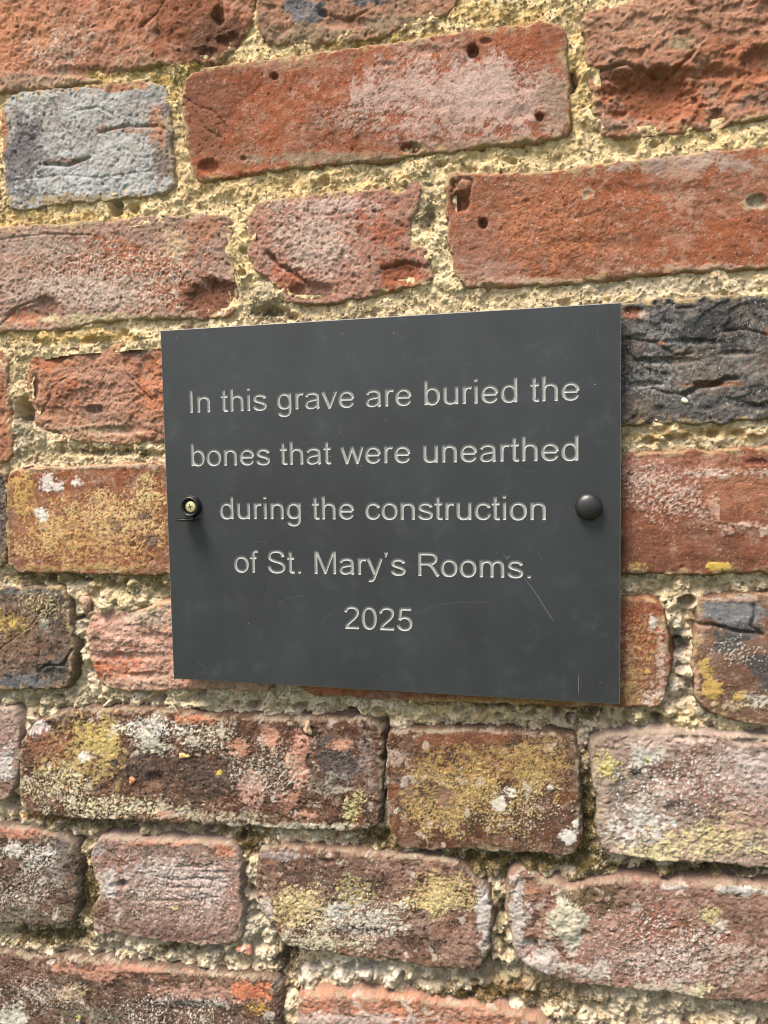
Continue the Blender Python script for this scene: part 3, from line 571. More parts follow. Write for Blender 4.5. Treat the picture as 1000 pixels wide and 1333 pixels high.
def paint(x, z, colr, blobs, seed, warp, hb=None):
    warp = warp * .5 + fbm(x, z, 13, seed + 3, 3)
    for k, bl in enumerate(blobs):
        cx, cy, rx_, ry_, c, cov, ns, sh = bl
        q = ell(x, z, bl)
        sel = q < 1.9
        if not sel.any(): continue
        xs, zs = x[sel], z[sel]
        fall = 1 - sstep(0.25, 1.35, q[sel] + warp[sel] * 0.42)
        n = uni(fbm(xs, zs, ns * 1.5, seed + 101 * k, 5, .82) * 1.15)
        sh2 = sh * (.45 + .5 * uni(fbm(xs, zs, 14, seed + 101 * k + 7, 2)))
        m = sstep(-sh2, sh2, fall * cov * 1.05 - n * 0.92 - 0.06)
        tone = 1 + .24 * fbm(xs, zs, ns * 2.2 + 3, seed + 101 * k + 9, 4, .7)
        colr[sel] += (lin(c) * tone[:, None] - colr[sel]) * (m * .93)[:, None]
        if hb is not None and c[0] > 185 and ns < 3.1: hb[sel] = np.maximum(hb[sel], m * (.25 + .12 * n))
    return colr


TAN = lin((190, 160, 112))


def build_brick(i, b):
    w = b['w']; fill = b.get('fill', False)
    pad = 6.0
    x0, z0 = w.min(0) - pad; x1, z1 = w.max(0) + pad
    if b['hidden'] or fill:
        gx = np.arange(x0, x1, 3.0); gz = np.arange(z0, z1, 3.0)
    else:
        gx = axis(x0, x1, FX0, FX1, FINE, 3.0); gz = axis(z0, z1, FZ0, FZ1, FINE, 3.0)
    X, Z = np.meshgrid(gx, gz)
    s = 1000 + i * 77
    poly = chaikin(w, 1)
    wx = X + gn(X, Z, 9, s + 5) * 1.1 + fbm(X, Z, 5, s + 6, 3, .5) * 0.8
    wz = Z + gn(X, Z, 9, s + 7) * 1.1 + fbm(X, Z, 5, s + 8, 3, .5) * 0.8
    d = sdf_poly(wx, wz, poly) + 0.7
    keep = d > -5.0
    xk, zk = X, Z
    big = fbm(xk, zk, 45, s + 11, 2)
    mid = fbm(xk, zk, 11, s + 12, 3)
    fin = fbm(xk, zk, 3.4, s + 13, 3, .6)
    kd = b['kind']
    if kd == 'smooth':
        h = big * .7 + mid * .42 + fin * .20
        dr = fbm(xk, zk * 2.2, 14, s + 14, 3)
        h += -np.abs(dr) * .3
        pit = uni(fbm(xk, zk, 2.6, s + 15, 2)); h -= sstep(.90, .985, pit) * .7
    elif kd == 'grain':
        f1, f2, _ = worley(xk + fin, zk + mid, 2.2, s + 16)
        h = big * .8 + mid * .6 + fin * .42 + (0.5 - np.minimum(f1, 1)) * .35
        pit = uni(fbm(xk, zk, 3.0, s + 15, 2)); h -= sstep(.86, .98, pit) * 1.0
    elif kd == 'rough':
        h = big * 1.2 + mid * .8 + fin * .42 - np.abs(fbm(xk, zk, 16, s + 17, 3)) * .9
        pit = uni(fbm(xk, zk, 3.0, s + 15, 2)); h -= sstep(.88, .98, pit) * 1.0
    elif kd == 'slate':
        t = fbm(xk + mid * 2, zk * 1.3 + fin, 40, s + 18, 3, .5) * 2.4
        ft = t - np.floor(t)
        h = (np.floor(t) + sstep(.86, 1.0, ft)) * .7 + mid * .3 + fin * .3
        pit = uni(fbm(xk, zk, 2.4, s + 15, 2)); h -= sstep(.9, .98, pit) * .5
    else:  # flaky: broken layers with steps
        t = fbm(xk + mid * 3, zk * 1.7 + fin, 34, s + 18, 4, .55) * 2.2
        ft = t - np.floor(t)
        ter = (np.floor(t) + sstep(0.80, 1.0, ft)) * .85 + ft * .3
        h = ter + mid * .5 + fin * .42 - np.abs(fbm(xk, zk, 7, s + 19, 3)) * .55
        pit = uni(fbm(xk, zk, 2.6, s + 15, 2)); h -= sstep(.88, .98, pit) * .8
    rg_ = fbm(xk, zk, 2.1, s + 23, 2, .7)
    h += fbm(xk, zk, 1.5, s + 20, 2) * (.11 if kd == 'smooth' else .20) 
    w1, _, wid = worley(xk + fin * .5, zk + mid * .4, 1.9, s + 24)
    h += np.clip(.6 - w1, 0, 1) * (wid > .45) * (.2 if kd == 'smooth' else .5) - np.abs(rg_) * .08
    # chipped arrises
    chip = sstep(.45, 1.3, fbm(xk, zk, 16, s + 21, 3)) * np.exp(-np.maximum(d, 0) / 4.5) * 3.0
    h -= chip
    warp = fbm(xk, zk, 5, s + 22, 3)
    for (cx, cy, ax, ay, dep, shp) in b['dents']:
        q = ell(xk, zk, (cx, cy, ax, ay)) + warp * .16
        wd = 1.0 - shp * .75
        h -= dep * (1 - sstep(1 - wd, 1.08, q)) * (1 + .15 * fin)
    for pts, wd, dep in b['cracks']:
        dl = dist_line(xk + mid * .8 + fin * .35, zk + fin * .5, p2w(pts))
        h -= dep * np.exp(-(dl / max(wd, .55)) ** 2) * (.75 + .5 * uni(mid))
    r = b['r'] * (.60 + .42 * mid)
    r = np.maximum(r, .8)
    dsm = sdf_poly(X + gn(X, Z, 9, s + 5) * 1.1, Z + gn(X, Z, 9, s + 7) * 1.1, poly) + 0.7
    ex = np.clip((-d) * .8, 0, 1)
    d = np.where(d < 0, d * (1 - ex) + np.minimum(dsm, 0) * ex, d)
    dd = np.clip(d, 0, r)
    drop = r * 0.75 - np.sqrt(np.maximum(r * r - (r - dd) ** 2, 0)) * 0.75
    drop = np.where(d < 0, r * 0.75 + (-d) * 3.8, drop)
    cx_, cz_ = w.mean(0)
    h += b['out'] + b['tilt'][0] * (xk - cx_) / 100 + b['tilt'][1] * (zk - cz_) / 30
    h = np.minimum(h, 3.6)
    h = h - drop
    h = np.maximum(h, -22)
    # colour
    c0, c1 = lin(b['cols'][0]), lin(b['cols'][1])
    shp = X.shape
    xf, zf = X.ravel().copy(), Z.ravel().copy()
    nzv, nxv = np.gradient(dsm, gz, gx)       # unfold the sides so their grain is not stretched
    dp = np.minimum(drop, 12)
    xf -= (nxv * dp).ravel(); zf -= (nzv * dp).ravel()
    zc0 = TAN if cz_ > 0 else lin((168, 150, 122))
    hb = np.zeros(len(xf))
    pale = b['cols'][0][0] > 160
    colr = c0 + (c1 - c0) * uni(big.ravel() + mid.ravel() * .5)[:, None]
    colr *= ((np.array([1.0, .94, .88]) if pale else np.array([.84, .72, .61])) if cz_ < -20 else 1.0)
    colr *= (1 + .14 * fbm(xf, zf, 24, s + 30, 3) + .10 * fbm(xf, zf, 2.4, s + 31, 3, .7))[:, None]
    # mineral grains, pale and dark, in the clay
    g = uni(fbm(xf, zf, 1.9, s + 32, 2, .7))
    lg = sstep(.93, .985, g)[:, None]; dg = sstep(.93, .99, 1 - g)[:, None]
    colr += (lin((222, 196, 176)) - colr) * lg * .55
    colr += (colr * .45 - colr) * dg * .8
    gr = sstep(.35, .95, uni(fbm(xf, zf, 26, s + 33, 5, .7))) * .34
    colr += (lin((150, 118, 98)) - colr) * gr[:, None]
    du = sstep(.62, .98, uni(fbm(xf, zf, 7, s + 34, 5, .85))) * .28
    colr += (lin((214, 190, 170)) - colr) * du[:, None]
    so = sstep(.66, .98, uni(fbm(xf, zf, 9, s + 35, 5, .8))) * .5
    colr += (colr * .5 - colr) * so[:, None]
    if cz_ < -20:
        dk_ = sstep(.60, .74, uni(fbm(xf, zf, 15, s + 41, 5, .75)))
        colr += (lin((70, 48, 34)) - colr) * (dk_ * (.45 if pale else .78))[:, None]
        pc = sstep(.84, .90, uni(fbm(xf, zf, 11, s + 42, 5, .62)))
        colr += (lin((212, 192, 176)) - colr) * (pc * .8)[:, None]
    colr = paint(xf, zf, colr, b['blobs'], s + 40, warp.ravel(), hb)
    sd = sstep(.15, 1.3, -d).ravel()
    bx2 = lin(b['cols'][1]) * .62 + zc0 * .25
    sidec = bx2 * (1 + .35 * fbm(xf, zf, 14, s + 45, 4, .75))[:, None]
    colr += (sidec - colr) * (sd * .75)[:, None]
    if fill:
        colr += (lin(WHITE) - colr) * (sstep(.75, .9, uni(fbm(xf, zf, 9, s + 60, 4))) * .6)[:, None]
    # mortar smeared over the arrises
    me_ = (1 - sstep(0, .8, -d).ravel()) * sstep(-.1, .3, np.exp(-np.maximum(d.ravel(), 0) / 2.2) * (.84 if cz_ > 90 else .66) - uni(fbm(xf, zf, 9, s + 50, 5, .8)) * 1.0 + .05)
    zc = TAN if cz_ > 0 else lin((168, 150, 122))
    colr += (zc * (1 + .15 * fbm(xf, zf, 1.6, s + 51, 2))[:, None] - colr) * (me_ * .8)[:, None]
    colr = np.clip(colr, .004, .9)
    al = (.30 + .12 * (cz_ < -20)) * np.ones(len(colr)) + .45 * fbm(xf, zf, 16, s + 37, 4, .7)
    colr = np.concatenate([colr, np.clip(al, 0, 1)[:, None]], 1)
    # mesh
    ny, nx = shp
    idx = np.arange(ny * nx).reshape(ny, nx)
    kf = keep[:-1, :-1] | keep[1:, :-1] | keep[:-1, 1:] | keep[1:, 1:]
    F = np.stack([idx[:-1, :-1], idx[:-1, 1:], idx[1:, 1:], idx[1:, :-1]], -1)[kf]
    # sides going back into the wall
    e = np.concatenate([F[:, [0, 1]], F[:, [1, 2]], F[:, [2, 3]], F[:, [3, 0]]])
    key = e.min(1).astype(np.int64) * (ny * nx) + e.max(1)
    _, inv, cnt = np.unique(key, return_inverse=True, return_counts=True)
    be = e[cnt[inv] == 1]
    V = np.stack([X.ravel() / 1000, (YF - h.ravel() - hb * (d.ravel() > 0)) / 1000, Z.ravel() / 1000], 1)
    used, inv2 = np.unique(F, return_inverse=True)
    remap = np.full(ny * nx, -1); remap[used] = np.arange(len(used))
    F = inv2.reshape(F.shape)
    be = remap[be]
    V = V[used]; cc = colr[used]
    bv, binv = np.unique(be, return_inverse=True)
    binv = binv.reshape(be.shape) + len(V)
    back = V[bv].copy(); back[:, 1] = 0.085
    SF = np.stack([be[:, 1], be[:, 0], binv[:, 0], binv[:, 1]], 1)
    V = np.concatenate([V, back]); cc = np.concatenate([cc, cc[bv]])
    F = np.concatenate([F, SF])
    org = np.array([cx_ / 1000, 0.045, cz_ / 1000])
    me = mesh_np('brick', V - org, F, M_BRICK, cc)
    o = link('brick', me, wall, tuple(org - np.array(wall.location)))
    if b['label']: o['label'] = b['label']
    return len(F)


tot = 0
for i, b in enumerate(B):
    tot += build_brick(i, b)

# ------------------------------------------------------------------ mortar, one body between the bricks
mb = [
    # (cx, cy, rx, ry, colour, coverage, noise, sharp)
    (140, 100, 200, 60, (196, 166, 90), .8, 8, .3), (250, 100, 60, 20, (150, 128, 60), .7, 4, .25), (520, 60, 120, 24, (170, 142, 72), .8, 5, .25), (640, 15, 120, 20, (206, 174, 104), .8, 8, .3), (800, 8, 60, 10, (226, 206, 160), .8, 8, .3), (120, 135, 120, 10, (206, 180, 120), .5, 3, .2),
    (360, 240, 260, 20, (228, 198, 138), .9, 8, .3), (650, 200, 160, 26, (232, 208, 152), .9, 8, .3), (900, 180, 150, 18, (232, 208, 150), .9, 8, .3), (750, 110, 26, 60, (220, 190, 124), .9, 6, .3), (742, 105, 8, 14, (70, 70, 64), 1.1, 3, .2), (310, 340, 26, 70, (230, 206, 150), .9, 8, .3), (232, 200, 16, 80, (206, 180, 134), .9, 6, .3), (30, 285, 160, 14, (226, 192, 124), 1, 8, .3),
    (575, 300, 22, 90, (222, 206, 164), .9, 6, .3), (555, 270, 14, 40, (150, 136, 112), .9, 4, .25), (340, 385, 30, 30, (176, 164, 136), 1.1, 4, .25), (350, 410, 30, 10, (120, 112, 96), .7, 3, .2), (560, 385, 240, 14, (226, 206, 164), 1, 6, .3), (850, 372, 160, 14, (214, 200, 172), 1, 5, .3),
    (90, 438, 120, 12, (206, 172, 98), .9, 5, .3), (30, 480, 20, 50, (206, 184, 140), .9, 5, .3), (26, 570, 24, 40, (160, 150, 128), .9, 5, .3), (120, 590, 110, 14, (186, 168, 128), .9, 4, .3), (140, 586, 90, 8, (100, 84, 60), .45, 3, .2), (900, 568, 110, 16, (190, 160, 104), .9, 4, .3), (900, 576, 110, 8, (210, 196, 162), .7, 3, .2),
    (60, 755, 110, 10, (132, 118, 78), .9, 4, .3), (190, 762, 100, 14, (160, 142, 92), .9, 4, .3), (170, 780, 60, 20, (196, 180, 142), .9, 4, .3), (104, 830, 16, 70, (192, 184, 160), .9, 4, .25), (880, 765, 110, 16, (186, 172, 138), .9, 4, .3), (884, 850, 14, 70, (170, 164, 152), .9, 4, .25),
    (60, 912, 90, 18, (184, 174, 142), .9, 4, .25), (300, 915, 200, 18, (200, 190, 160), .75, 4, .2), (620, 930, 220, 14, (206, 186, 136), .7, 4, .2), (860, 940, 80, 14, (180, 168, 128), .9, 4, .2), (960, 948, 70, 10, (206, 190, 150), .9, 4, .2), (640, 915, 180, 8, (110, 92, 48), .7, 3, .2), (760, 930, 26, 30, (104, 90, 50), .8, 4, .2),
    (200, 1080, 200, 12, (150, 140, 108), .9, 4, .2), (60, 1068, 60, 8, (146, 110, 50), .9, 3, .2), (500, 1090, 60, 30, (120, 100, 50), .9, 4, .2), (760, 1080, 26, 90, (96, 82, 44), 1.1, 3, .2), (640, 1125, 140, 14, (112, 96, 50), 1.1, 3, .2), (900, 1138, 130, 10, (106, 96, 66), 1.1, 3, .2), (320, 1090, 40, 30, (120, 98, 52), .9, 4, .2),
    (110, 1160, 16, 60, (122, 108, 62), .9, 4, .2), (60, 1222, 90, 14, (120, 110, 74), .9, 3, .2), (220, 1240, 120, 14, (186, 178, 156), .8, 4, .2), (330, 1200, 26, 60, (180, 172, 156), .9, 4, .2), (450, 1270, 100, 18, (214, 208, 192), .95, 4, .2), (370, 1262, 20, 30, (84, 70, 46), 1.0, 4, .2), (652, 1200, 16, 70, (140, 128, 96), .9, 4, .2), (640, 1270, 60, 26, (150, 140, 112), .9, 4, .2),
    (720, 1290, 120, 20, (150, 130, 96), .8, 4, .2), (620, 1300, 110, 12, (124, 92, 46), 1.0, 3, .2), (900, 1318, 130, 14, (176, 166, 140), .9, 4, .2), (560, 1288, 60, 12, (176, 168, 148), .7, 4, .2), (260, 1225, 26, 14, (150, 112, 54), .7, 3, .2)]
# joints: extra recess (px centre, radii, depth mm, sharpness); minus = proud
md = [(746, 105, 9, 16, 5, .6), (150, 270, 10, 12, 7, .6), (173, 270, 8, 8, 5, .5), (352, 405, 26, 8, 5, .5), (380, 412, 8, 7, 5, .5), (30, 535, 15, 20, 13, .7), (895, 784, 12, 10, 9, .6), (884, 845, 14, 14, 7, .5), (372, 1250, 12, 30, 8, .5), (140, 590, 90, 6, 2, .4), (8, 1050, 14, 10, 8, .5),
      (735, 930, 20, 14, 4, .5), (500, 950, 6, 30, 3, .4), (760, 1060, 10, 50, 2.5, .3), (60, 1225, 60, 12, 3, .4), (345, 385, 24, 22, -3.0, .5), (560, 290, 10, 30, 2, .4), (610, 928, 14, 10, 4, .5), (330, 915, 14, 14, 3, .5), (250, 905, 10, 12, 4, .5), (650, 1270, 20, 16, 3, .4), (495, 1265, 8, 8, 4, .5), (300, 415, 14, 8, 2, .4),
      (800, 935, 40, 8, -1.5, .4), (150, 785, 40, 18, -2.5, .4), (735, 395, 10, 8, 3, .5), (500, 212, 16, 6, 2, .5), (640, 215, 40, 8, -1.2, .4)]

# pits and clods along the eroded joints
rj = random.Random(21)
for x0_, y0_, x1_, y1_, n_ in ((30, 910, 500, 925, 13), (510, 930, 870, 935, 11), (100, 1080, 500, 1092, 8), (200, 1238, 330, 1238, 4), (400, 1262, 620, 1285, 8), (780, 1130, 1000, 1145, 5), (105, 790, 100, 890, 3), (884, 800, 886, 900, 2), (60, 755, 215, 765, 5), (60, 590, 210, 588, 4), (820, 570, 990, 565, 5), (655, 1190, 650, 1260, 3), (325, 1130, 325, 1220, 3), (320, 290, 312, 380, 3), (350, 240, 960, 178, 5), (20, 440, 200, 436, 4)):
    for k in range(n_):
        t = (k + rj.uniform(.1, .9)) / n_
        lowj = 1.0 if y0_ > 700 else .45
        cx_, cy_ = x0_ + (x1_ - x0_) * t, y0_ + (y1_ - y0_) * t
        md.append((cx_, cy_ + rj.uniform(-6, 6), rj.uniform(5, 11), rj.uniform(4, 8), rj.uniform(3.5, 7.5) * lowj, .6))
        md.append((cx_ + rj.uniform(8, 18), cy_ + rj.uniform(-6, 6), rj.uniform(8, 16), rj.uniform(6, 10), -rj.uniform(1.2, 3.2) * lowj, .5))

gx = axis(-650.0, 860.0, FX0 - 2, FX1 + 2, FINE, 6.0)
gz = axis(-350.0, 500.0, FZ0 - 2, FZ1 + 2, FINE, 6.0)
X, Z = np.meshgrid(gx, gz)
D = np.full(X.shape, -60.0)
for b in B:
    w = b['w']
    a0 = np.searchsorted(gx, w[:, 0].min() - 14); a1 = np.searchsorted(gx, w[:, 0].max() + 14)
    c0 = np.searchsorted(gz, w[:, 1].min() - 14); c1 = np.searchsorted(gz, w[:, 1].max() + 14)
    if a1 <= a0 or c1 <= c0: continue
    sub = (slice(c0, c1), slice(a0, a1))
    D[sub] = np.maximum(D[sub], sdf_poly(X[sub], Z[sub], chaikin(w, 1)))
keepv = D < 5.0
ny, nx = X.shape
idx = np.arange(ny * nx).reshape(ny, nx)
kf = keepv[:-1, :-1] & keepv[1:, :-1] & keepv[:-1, 1:] & keepv[1:, 1:]
# behind the plaque only a margin matters
F = np.stack([idx[:-1, :-1], idx[:-1, 1:], idx[1:, 1:], idx[1:, :-1]], -1)[kf]
used, inv2 = np.unique(F, return_inverse=True)
F = inv2.reshape(F.shape)
x = X.ravel()[used]; z = Z.ravel()[used]; dk = D.ravel()[used]
low = 1 - sstep(-60, 190, z + fbm(x, z, 80, 901, 2) * 25)      # lower courses: eroded, deeper, stony
big = fbm(x, z, 22, 911, 3); mid = fbm(x, z, 7, 912, 3, .6); fin = fbm(x, z, 2.6, 913, 3, .65)
warp = fbm(x, z, 5, 914, 3)
rec = -1.0 - 6.6 * low
clod = fbm(x + warp * 1.5, z, 15, 931, 3); cl = np.floor(clod * 2.2); am = (.35 + .65 * low) * (.45 + .9 * uni(fbm(x, z, 20, 933, 3))); h = rec + (cl + sstep(.75, 1.0, clod * 2.2 - cl)) * .75 + big * (1.0 + .8 * low) + mid * (.7 + .35 * low) + fin * .75 * am - np.abs(fbm(x, z, 10, 915, 3)) * (.9 + .9 * low) + fbm(x, z, 1.5, 916, 2) * .34 - np.abs(fbm(x, z, 3.6, 926, 3, .8)) * (.28 + .3 * low) + .2
f1, f2, idd = worley(x + warp * 1.4, z + mid * 1.1, 9.5, 917)
lump = np.sqrt(np.clip(1 - (f1 / .62) ** 2, 0, 1)) * (idd > .18)
h += lump * (.5 + 4.6 * low) * (.6 + .4 * idd)
g1, g2, idg = worley(x + fin, z + warp, 3.2, 918)
h += np.sqrt(np.clip(1 - (g1 / .6) ** 2, 0, 1)) * (idg > .55) * (.2 + .8 * low)
holes = uni(fbm(x, z, 5, 919, 3)); h -= sstep(.92, .99, holes) * (1.8 + 3.4 * low)
# mortar pulls away from some arrises and laps over others
h += (gn(x, z, 14, 920) * .8) * np.exp(-np.abs(dk) / 3)
for (cx, cy, ax, ay, dep, shp) in md:
    q = ell(x, z, (cx, cy, ax, ay)) + warp * .16
    h -= dep * (1 - sstep(1 - (1 - shp * .75), 1.08, q))
h = np.clip(h, -26, 2.8)
ca, cb = lin((246, 222, 168)), lin((240, 220, 182))
t = sstep(40, 330, z)[:, None]
colr = cb + (ca - cb) * t
colr = colr * (1 + .16 * big + .12 * mid)[:, None]
colr *= (1 + .20 * fbm(x, z, 1.8, 921, 3, .8))[:, None]
stone = (lump > .25) & (idd > .5)
sc_ = lin((206, 200, 184)) * (.75 + .5 * ((idd * 7.3) % 1))[:, None]
colr += (sc_ - colr) * (sstep(.2, .5, lump) * (idd > .5) * .5 * low)[:, None]
dirt = sstep(.66, .82, uni(fbm(x, z, 8, 922, 4))) * (.06 + .5 * low)
colr += (lin((118, 100, 70)) - colr) * dirt[:, None]
colr += (lin((140, 104, 48)) - colr) * (sstep(.82, .92, uni(fbm(x, z, 6, 923, 4))) * .7)[:, None]
colr += (lin((236, 222, 190)) - colr) * (sstep(.80, .95, uni(fbm(x, z, 4, 924, 4))) * .5)[:, None]
colr = paint(x, z, colr, mb, 5000, warp)
colr = colr * (1.22 + .22 * low)[:, None] * np.array([1.05, .965, .90])
grit = sstep(.93, .98, uni(fbm(x, z, 1.7, 925, 2)))[:, None]
colr += (lin((92, 80, 66)) - colr) * grit * .7
colr = np.concatenate([np.maximum(colr, .004) * (np.minimum(1, .78 / colr.max(1)))[:, None], np.clip(.35 + .3 * mid, 0, 1)[:, None]], 1)
V = np.stack([x / 1000, (YF - h) / 1000, z / 1000], 1)
org = np.array(wall.location)
me = mesh_np('mortar', V - org, F, M_MORTAR, colr)
mo = link('mortar', me, wall)
mo['label'] = 'crumbling sandy lime mortar in the joints'
MORT = (x, z, h, low, dk)
print('brick quads', tot, 'mortar quads', len(F))

# solid core of the wall reaching the ground, coursed like the rest
m, nt, bs = new_mat('coursed_core')
geo = N(nt, 'ShaderNodeNewGeometry')
sep = N(nt, 'ShaderNodeSeparateXYZ'); cmb = N(nt, 'ShaderNodeCombineXYZ')
bt = N(nt, 'ShaderNodeTexBrick'); bt.inputs['Scale'].default_value = 1.0
bt.inputs['Color1'].default_value = (.28, .10, .06, 1); bt.inputs['Color2'].default_value = (.20, .10, .07, 1); bt.inputs['Mortar'].default_value = (.38, .30, .19, 1)
bt.inputs['Brick Width'].default_value = .225; bt.inputs['Row Height'].default_value = .077; bt.inputs['Mortar Size'].default_value = .006
nt.links.new(geo.outputs['Position'], sep.inputs[0]); nt.links.new(sep.outputs[0], cmb.inputs[0]); nt.links.new(sep.outputs[2], cmb.inputs[1])
nt.links.new(cmb.outputs[0], bt.inputs['Vector']); nt.links.new(bt.outputs['Color'], bs.inputs['Base Color'])
bp = N(nt, 'ShaderNodeBump'); bp.inputs['Distance'].default_value = .006; bp.invert = True
nt.links.new(bt.outputs['Fac'], bp.inputs['Height']); nt.links.new(bp.outputs[0], bs.inputs['Normal'])
bs.inputs['Roughness'].default_value = .95


def box_vf(x0, x1, y0, y1, z0, z1):
    V = [(x0, y0, z0), (x1, y0, z0), (x1, y1, z0), (x0, y1, z0), (x0, y0, z1), (x1, y0, z1), (x1, y1, z1), (x0, y1, z1)]
    F = [(0, 1, 5, 4), (1, 2, 6, 5), (2, 3, 7, 6), (3, 0, 4, 7), (4, 5, 6, 7), (3, 2, 1, 0)]
    return V, F


V_, F_ = box_vf(-1.6, 1.9, 0.040, 0.34, -1.34, 0.78)
V_ = [Vector(v) - wall.location for v in V_]
link('masonry_core', mesh_py('masonry_core', V_, F_, m), wall)

# ------------------------------------------------------------------ ground
gm = flat_mat('short_grass', (0.055, 0.075, 0.03), .95, noise=.4, nscale=8, bump=.02)
gme = mesh_py('ground', [(-60, -60, -1.3), (60, -60, -1.3), (60, 60, -1.3), (-60, 60, -1.3)], [(0, 1, 2, 3)], gm)
tagged(link('ground', gme), 'short grass at the foot of the wall', kind='structure')

# ------------------------------------------------------------------ plaque
PW, PH, PT = 250.0, 200.0, 3.0
plq = bpy.data.objects.new('plaque', None)
COL.objects.link(plq)
plq.location = (0.125, 0.003, 0.0)
tagged(plq, 'slate-grey rectangular memorial plaque engraved with pale lettering, screwed to the brick wall', 'plaque')
PL = Vector(plq.location)

# slate-look plate material: faint smudges, brushed streaks, fine scratches
m, nt, bs = new_mat('grey_laminate')
L = nt.links.new
geo = N(nt, 'ShaderNodeNewGeometry')
mp = N(nt, 'ShaderNodeMapping'); mp.inputs['Scale'].default_value = (1, 1, .7)
L(geo.outputs['Position'], mp.inputs[0])
n1 = N(nt, 'ShaderNodeTexNoise'); n1.inputs['Scale'].default_value = 22; n1.inputs['Detail'].default_value = 5; n1.inputs['Roughness'].default_value = .55
n2 = N(nt, 'ShaderNodeTexNoise'); n2.inputs['Scale'].default_value = 900; n2.inputs['Detail'].default_value = 3
n3 = N(nt, 'ShaderNodeTexNoise'); n3.inputs['Scale'].default_value = 60; n3.inputs['Detail'].default_value = 6; n3.inputs['Roughness'].default_value = .7
L(mp.outputs[0], n1.inputs[0]); L(geo.outputs['Position'], n2.inputs[0]); L(geo.outputs['Position'], n3.inputs[0])
cr = N(nt, 'ShaderNodeValToRGB')
cr.color_ramp.elements[0].position = .3; cr.color_ramp.elements[0].color = (.0145, .0163, .0172, 1)
cr.color_ramp.elements[1].position = .75; cr.color_ramp.elements[1].color = (.025, .028, .033, 1)
L(n1.outputs['Fac'], cr.inputs[0])
mx = N(nt, 'ShaderNodeMix', data_type='RGBA'); mx.inputs[7].default_value = (.060, .064, .074, 1)
rg = N(nt, 'ShaderNodeMapRange'); rg.inputs['From Min'].default_value = .54; rg.inputs['From Max'].default_value = .78; rg.inputs['To Max'].default_value = .36
L(n3.outputs['Fac'], rg.inputs['Value']); L(rg.outputs[0], mx.inputs[0]); L(cr.outputs[0], mx.inputs[6]); L(mx.outputs[2], bs.inputs['Base Color'])
rr_ = N(nt, 'ShaderNodeMapRange'); rr_.inputs['To Min'].default_value = .36; rr_.inputs['To Max'].default_value = .62
L(n3.outputs['Fac'], rr_.inputs['Value']); L(rr_.outputs[0], bs.inputs['Roughness'])
bp = N(nt, 'ShaderNodeBump'); bp.inputs['Distance'].default_value = .00004; L(n2.outputs['Fac'], bp.inputs['Height']); L(bp.outputs[0], bs.inputs['Normal'])
bs.inputs['Specular IOR Level'].default_value = .45
M_PLATE = m
M_EDGE = flat_mat('plate_edge', (.15, .155, .15), .4)  # edge colour lightened to paint in a glint along the rim
M_PAINT = flat_mat('pale_engraved_groove', (.235, .236, .225), .7, noise=.13, nscale=900)

# --- single-line letter skeletons, y up, 1000 units per em
def bez(p0, p1, p2, p3, n=9):
    return [tuple((1 - t) ** 3 * a + 3 * (1 - t) ** 2 * t * b_ + 3 * (1 - t) * t * t * c + t ** 3 * d_ for a, b_, c, d_ in zip(p0, p1, p2, p3)) for t in [k / n for k in range(1, n + 1)]]


def path(*seq):
    """path(start, end | (c1, c2, end), ...)"""
    pts = [seq[0]]
    for s in seq[1:]:
        if isinstance(s[0], tuple): pts += bez(pts[-1], s[0], s[1], s[2])
        else: pts.append(s)
    return pts


def oval(cx, cy, rx_, ry_, n=40):
    p = 2.25
    out = []
    for k in range(n + 1):
        a = 2 * math.pi * k / n
        c, s_ = math.cos(a), math.sin(a)
        out.append((cx + rx_ * math.copysign(abs(c) ** (2 / p), c), cy + ry_ * math.copysign(abs(s_) ** (2 / p), s_)))
    return out


def arch(x0, x1): return path((x0, 290), ((x0, 415), (x0 + 75, 474), (x0 + 170, 474)), ((x1 - 60, 474), (x1, 420), (x1, 310)), (x1, 0))


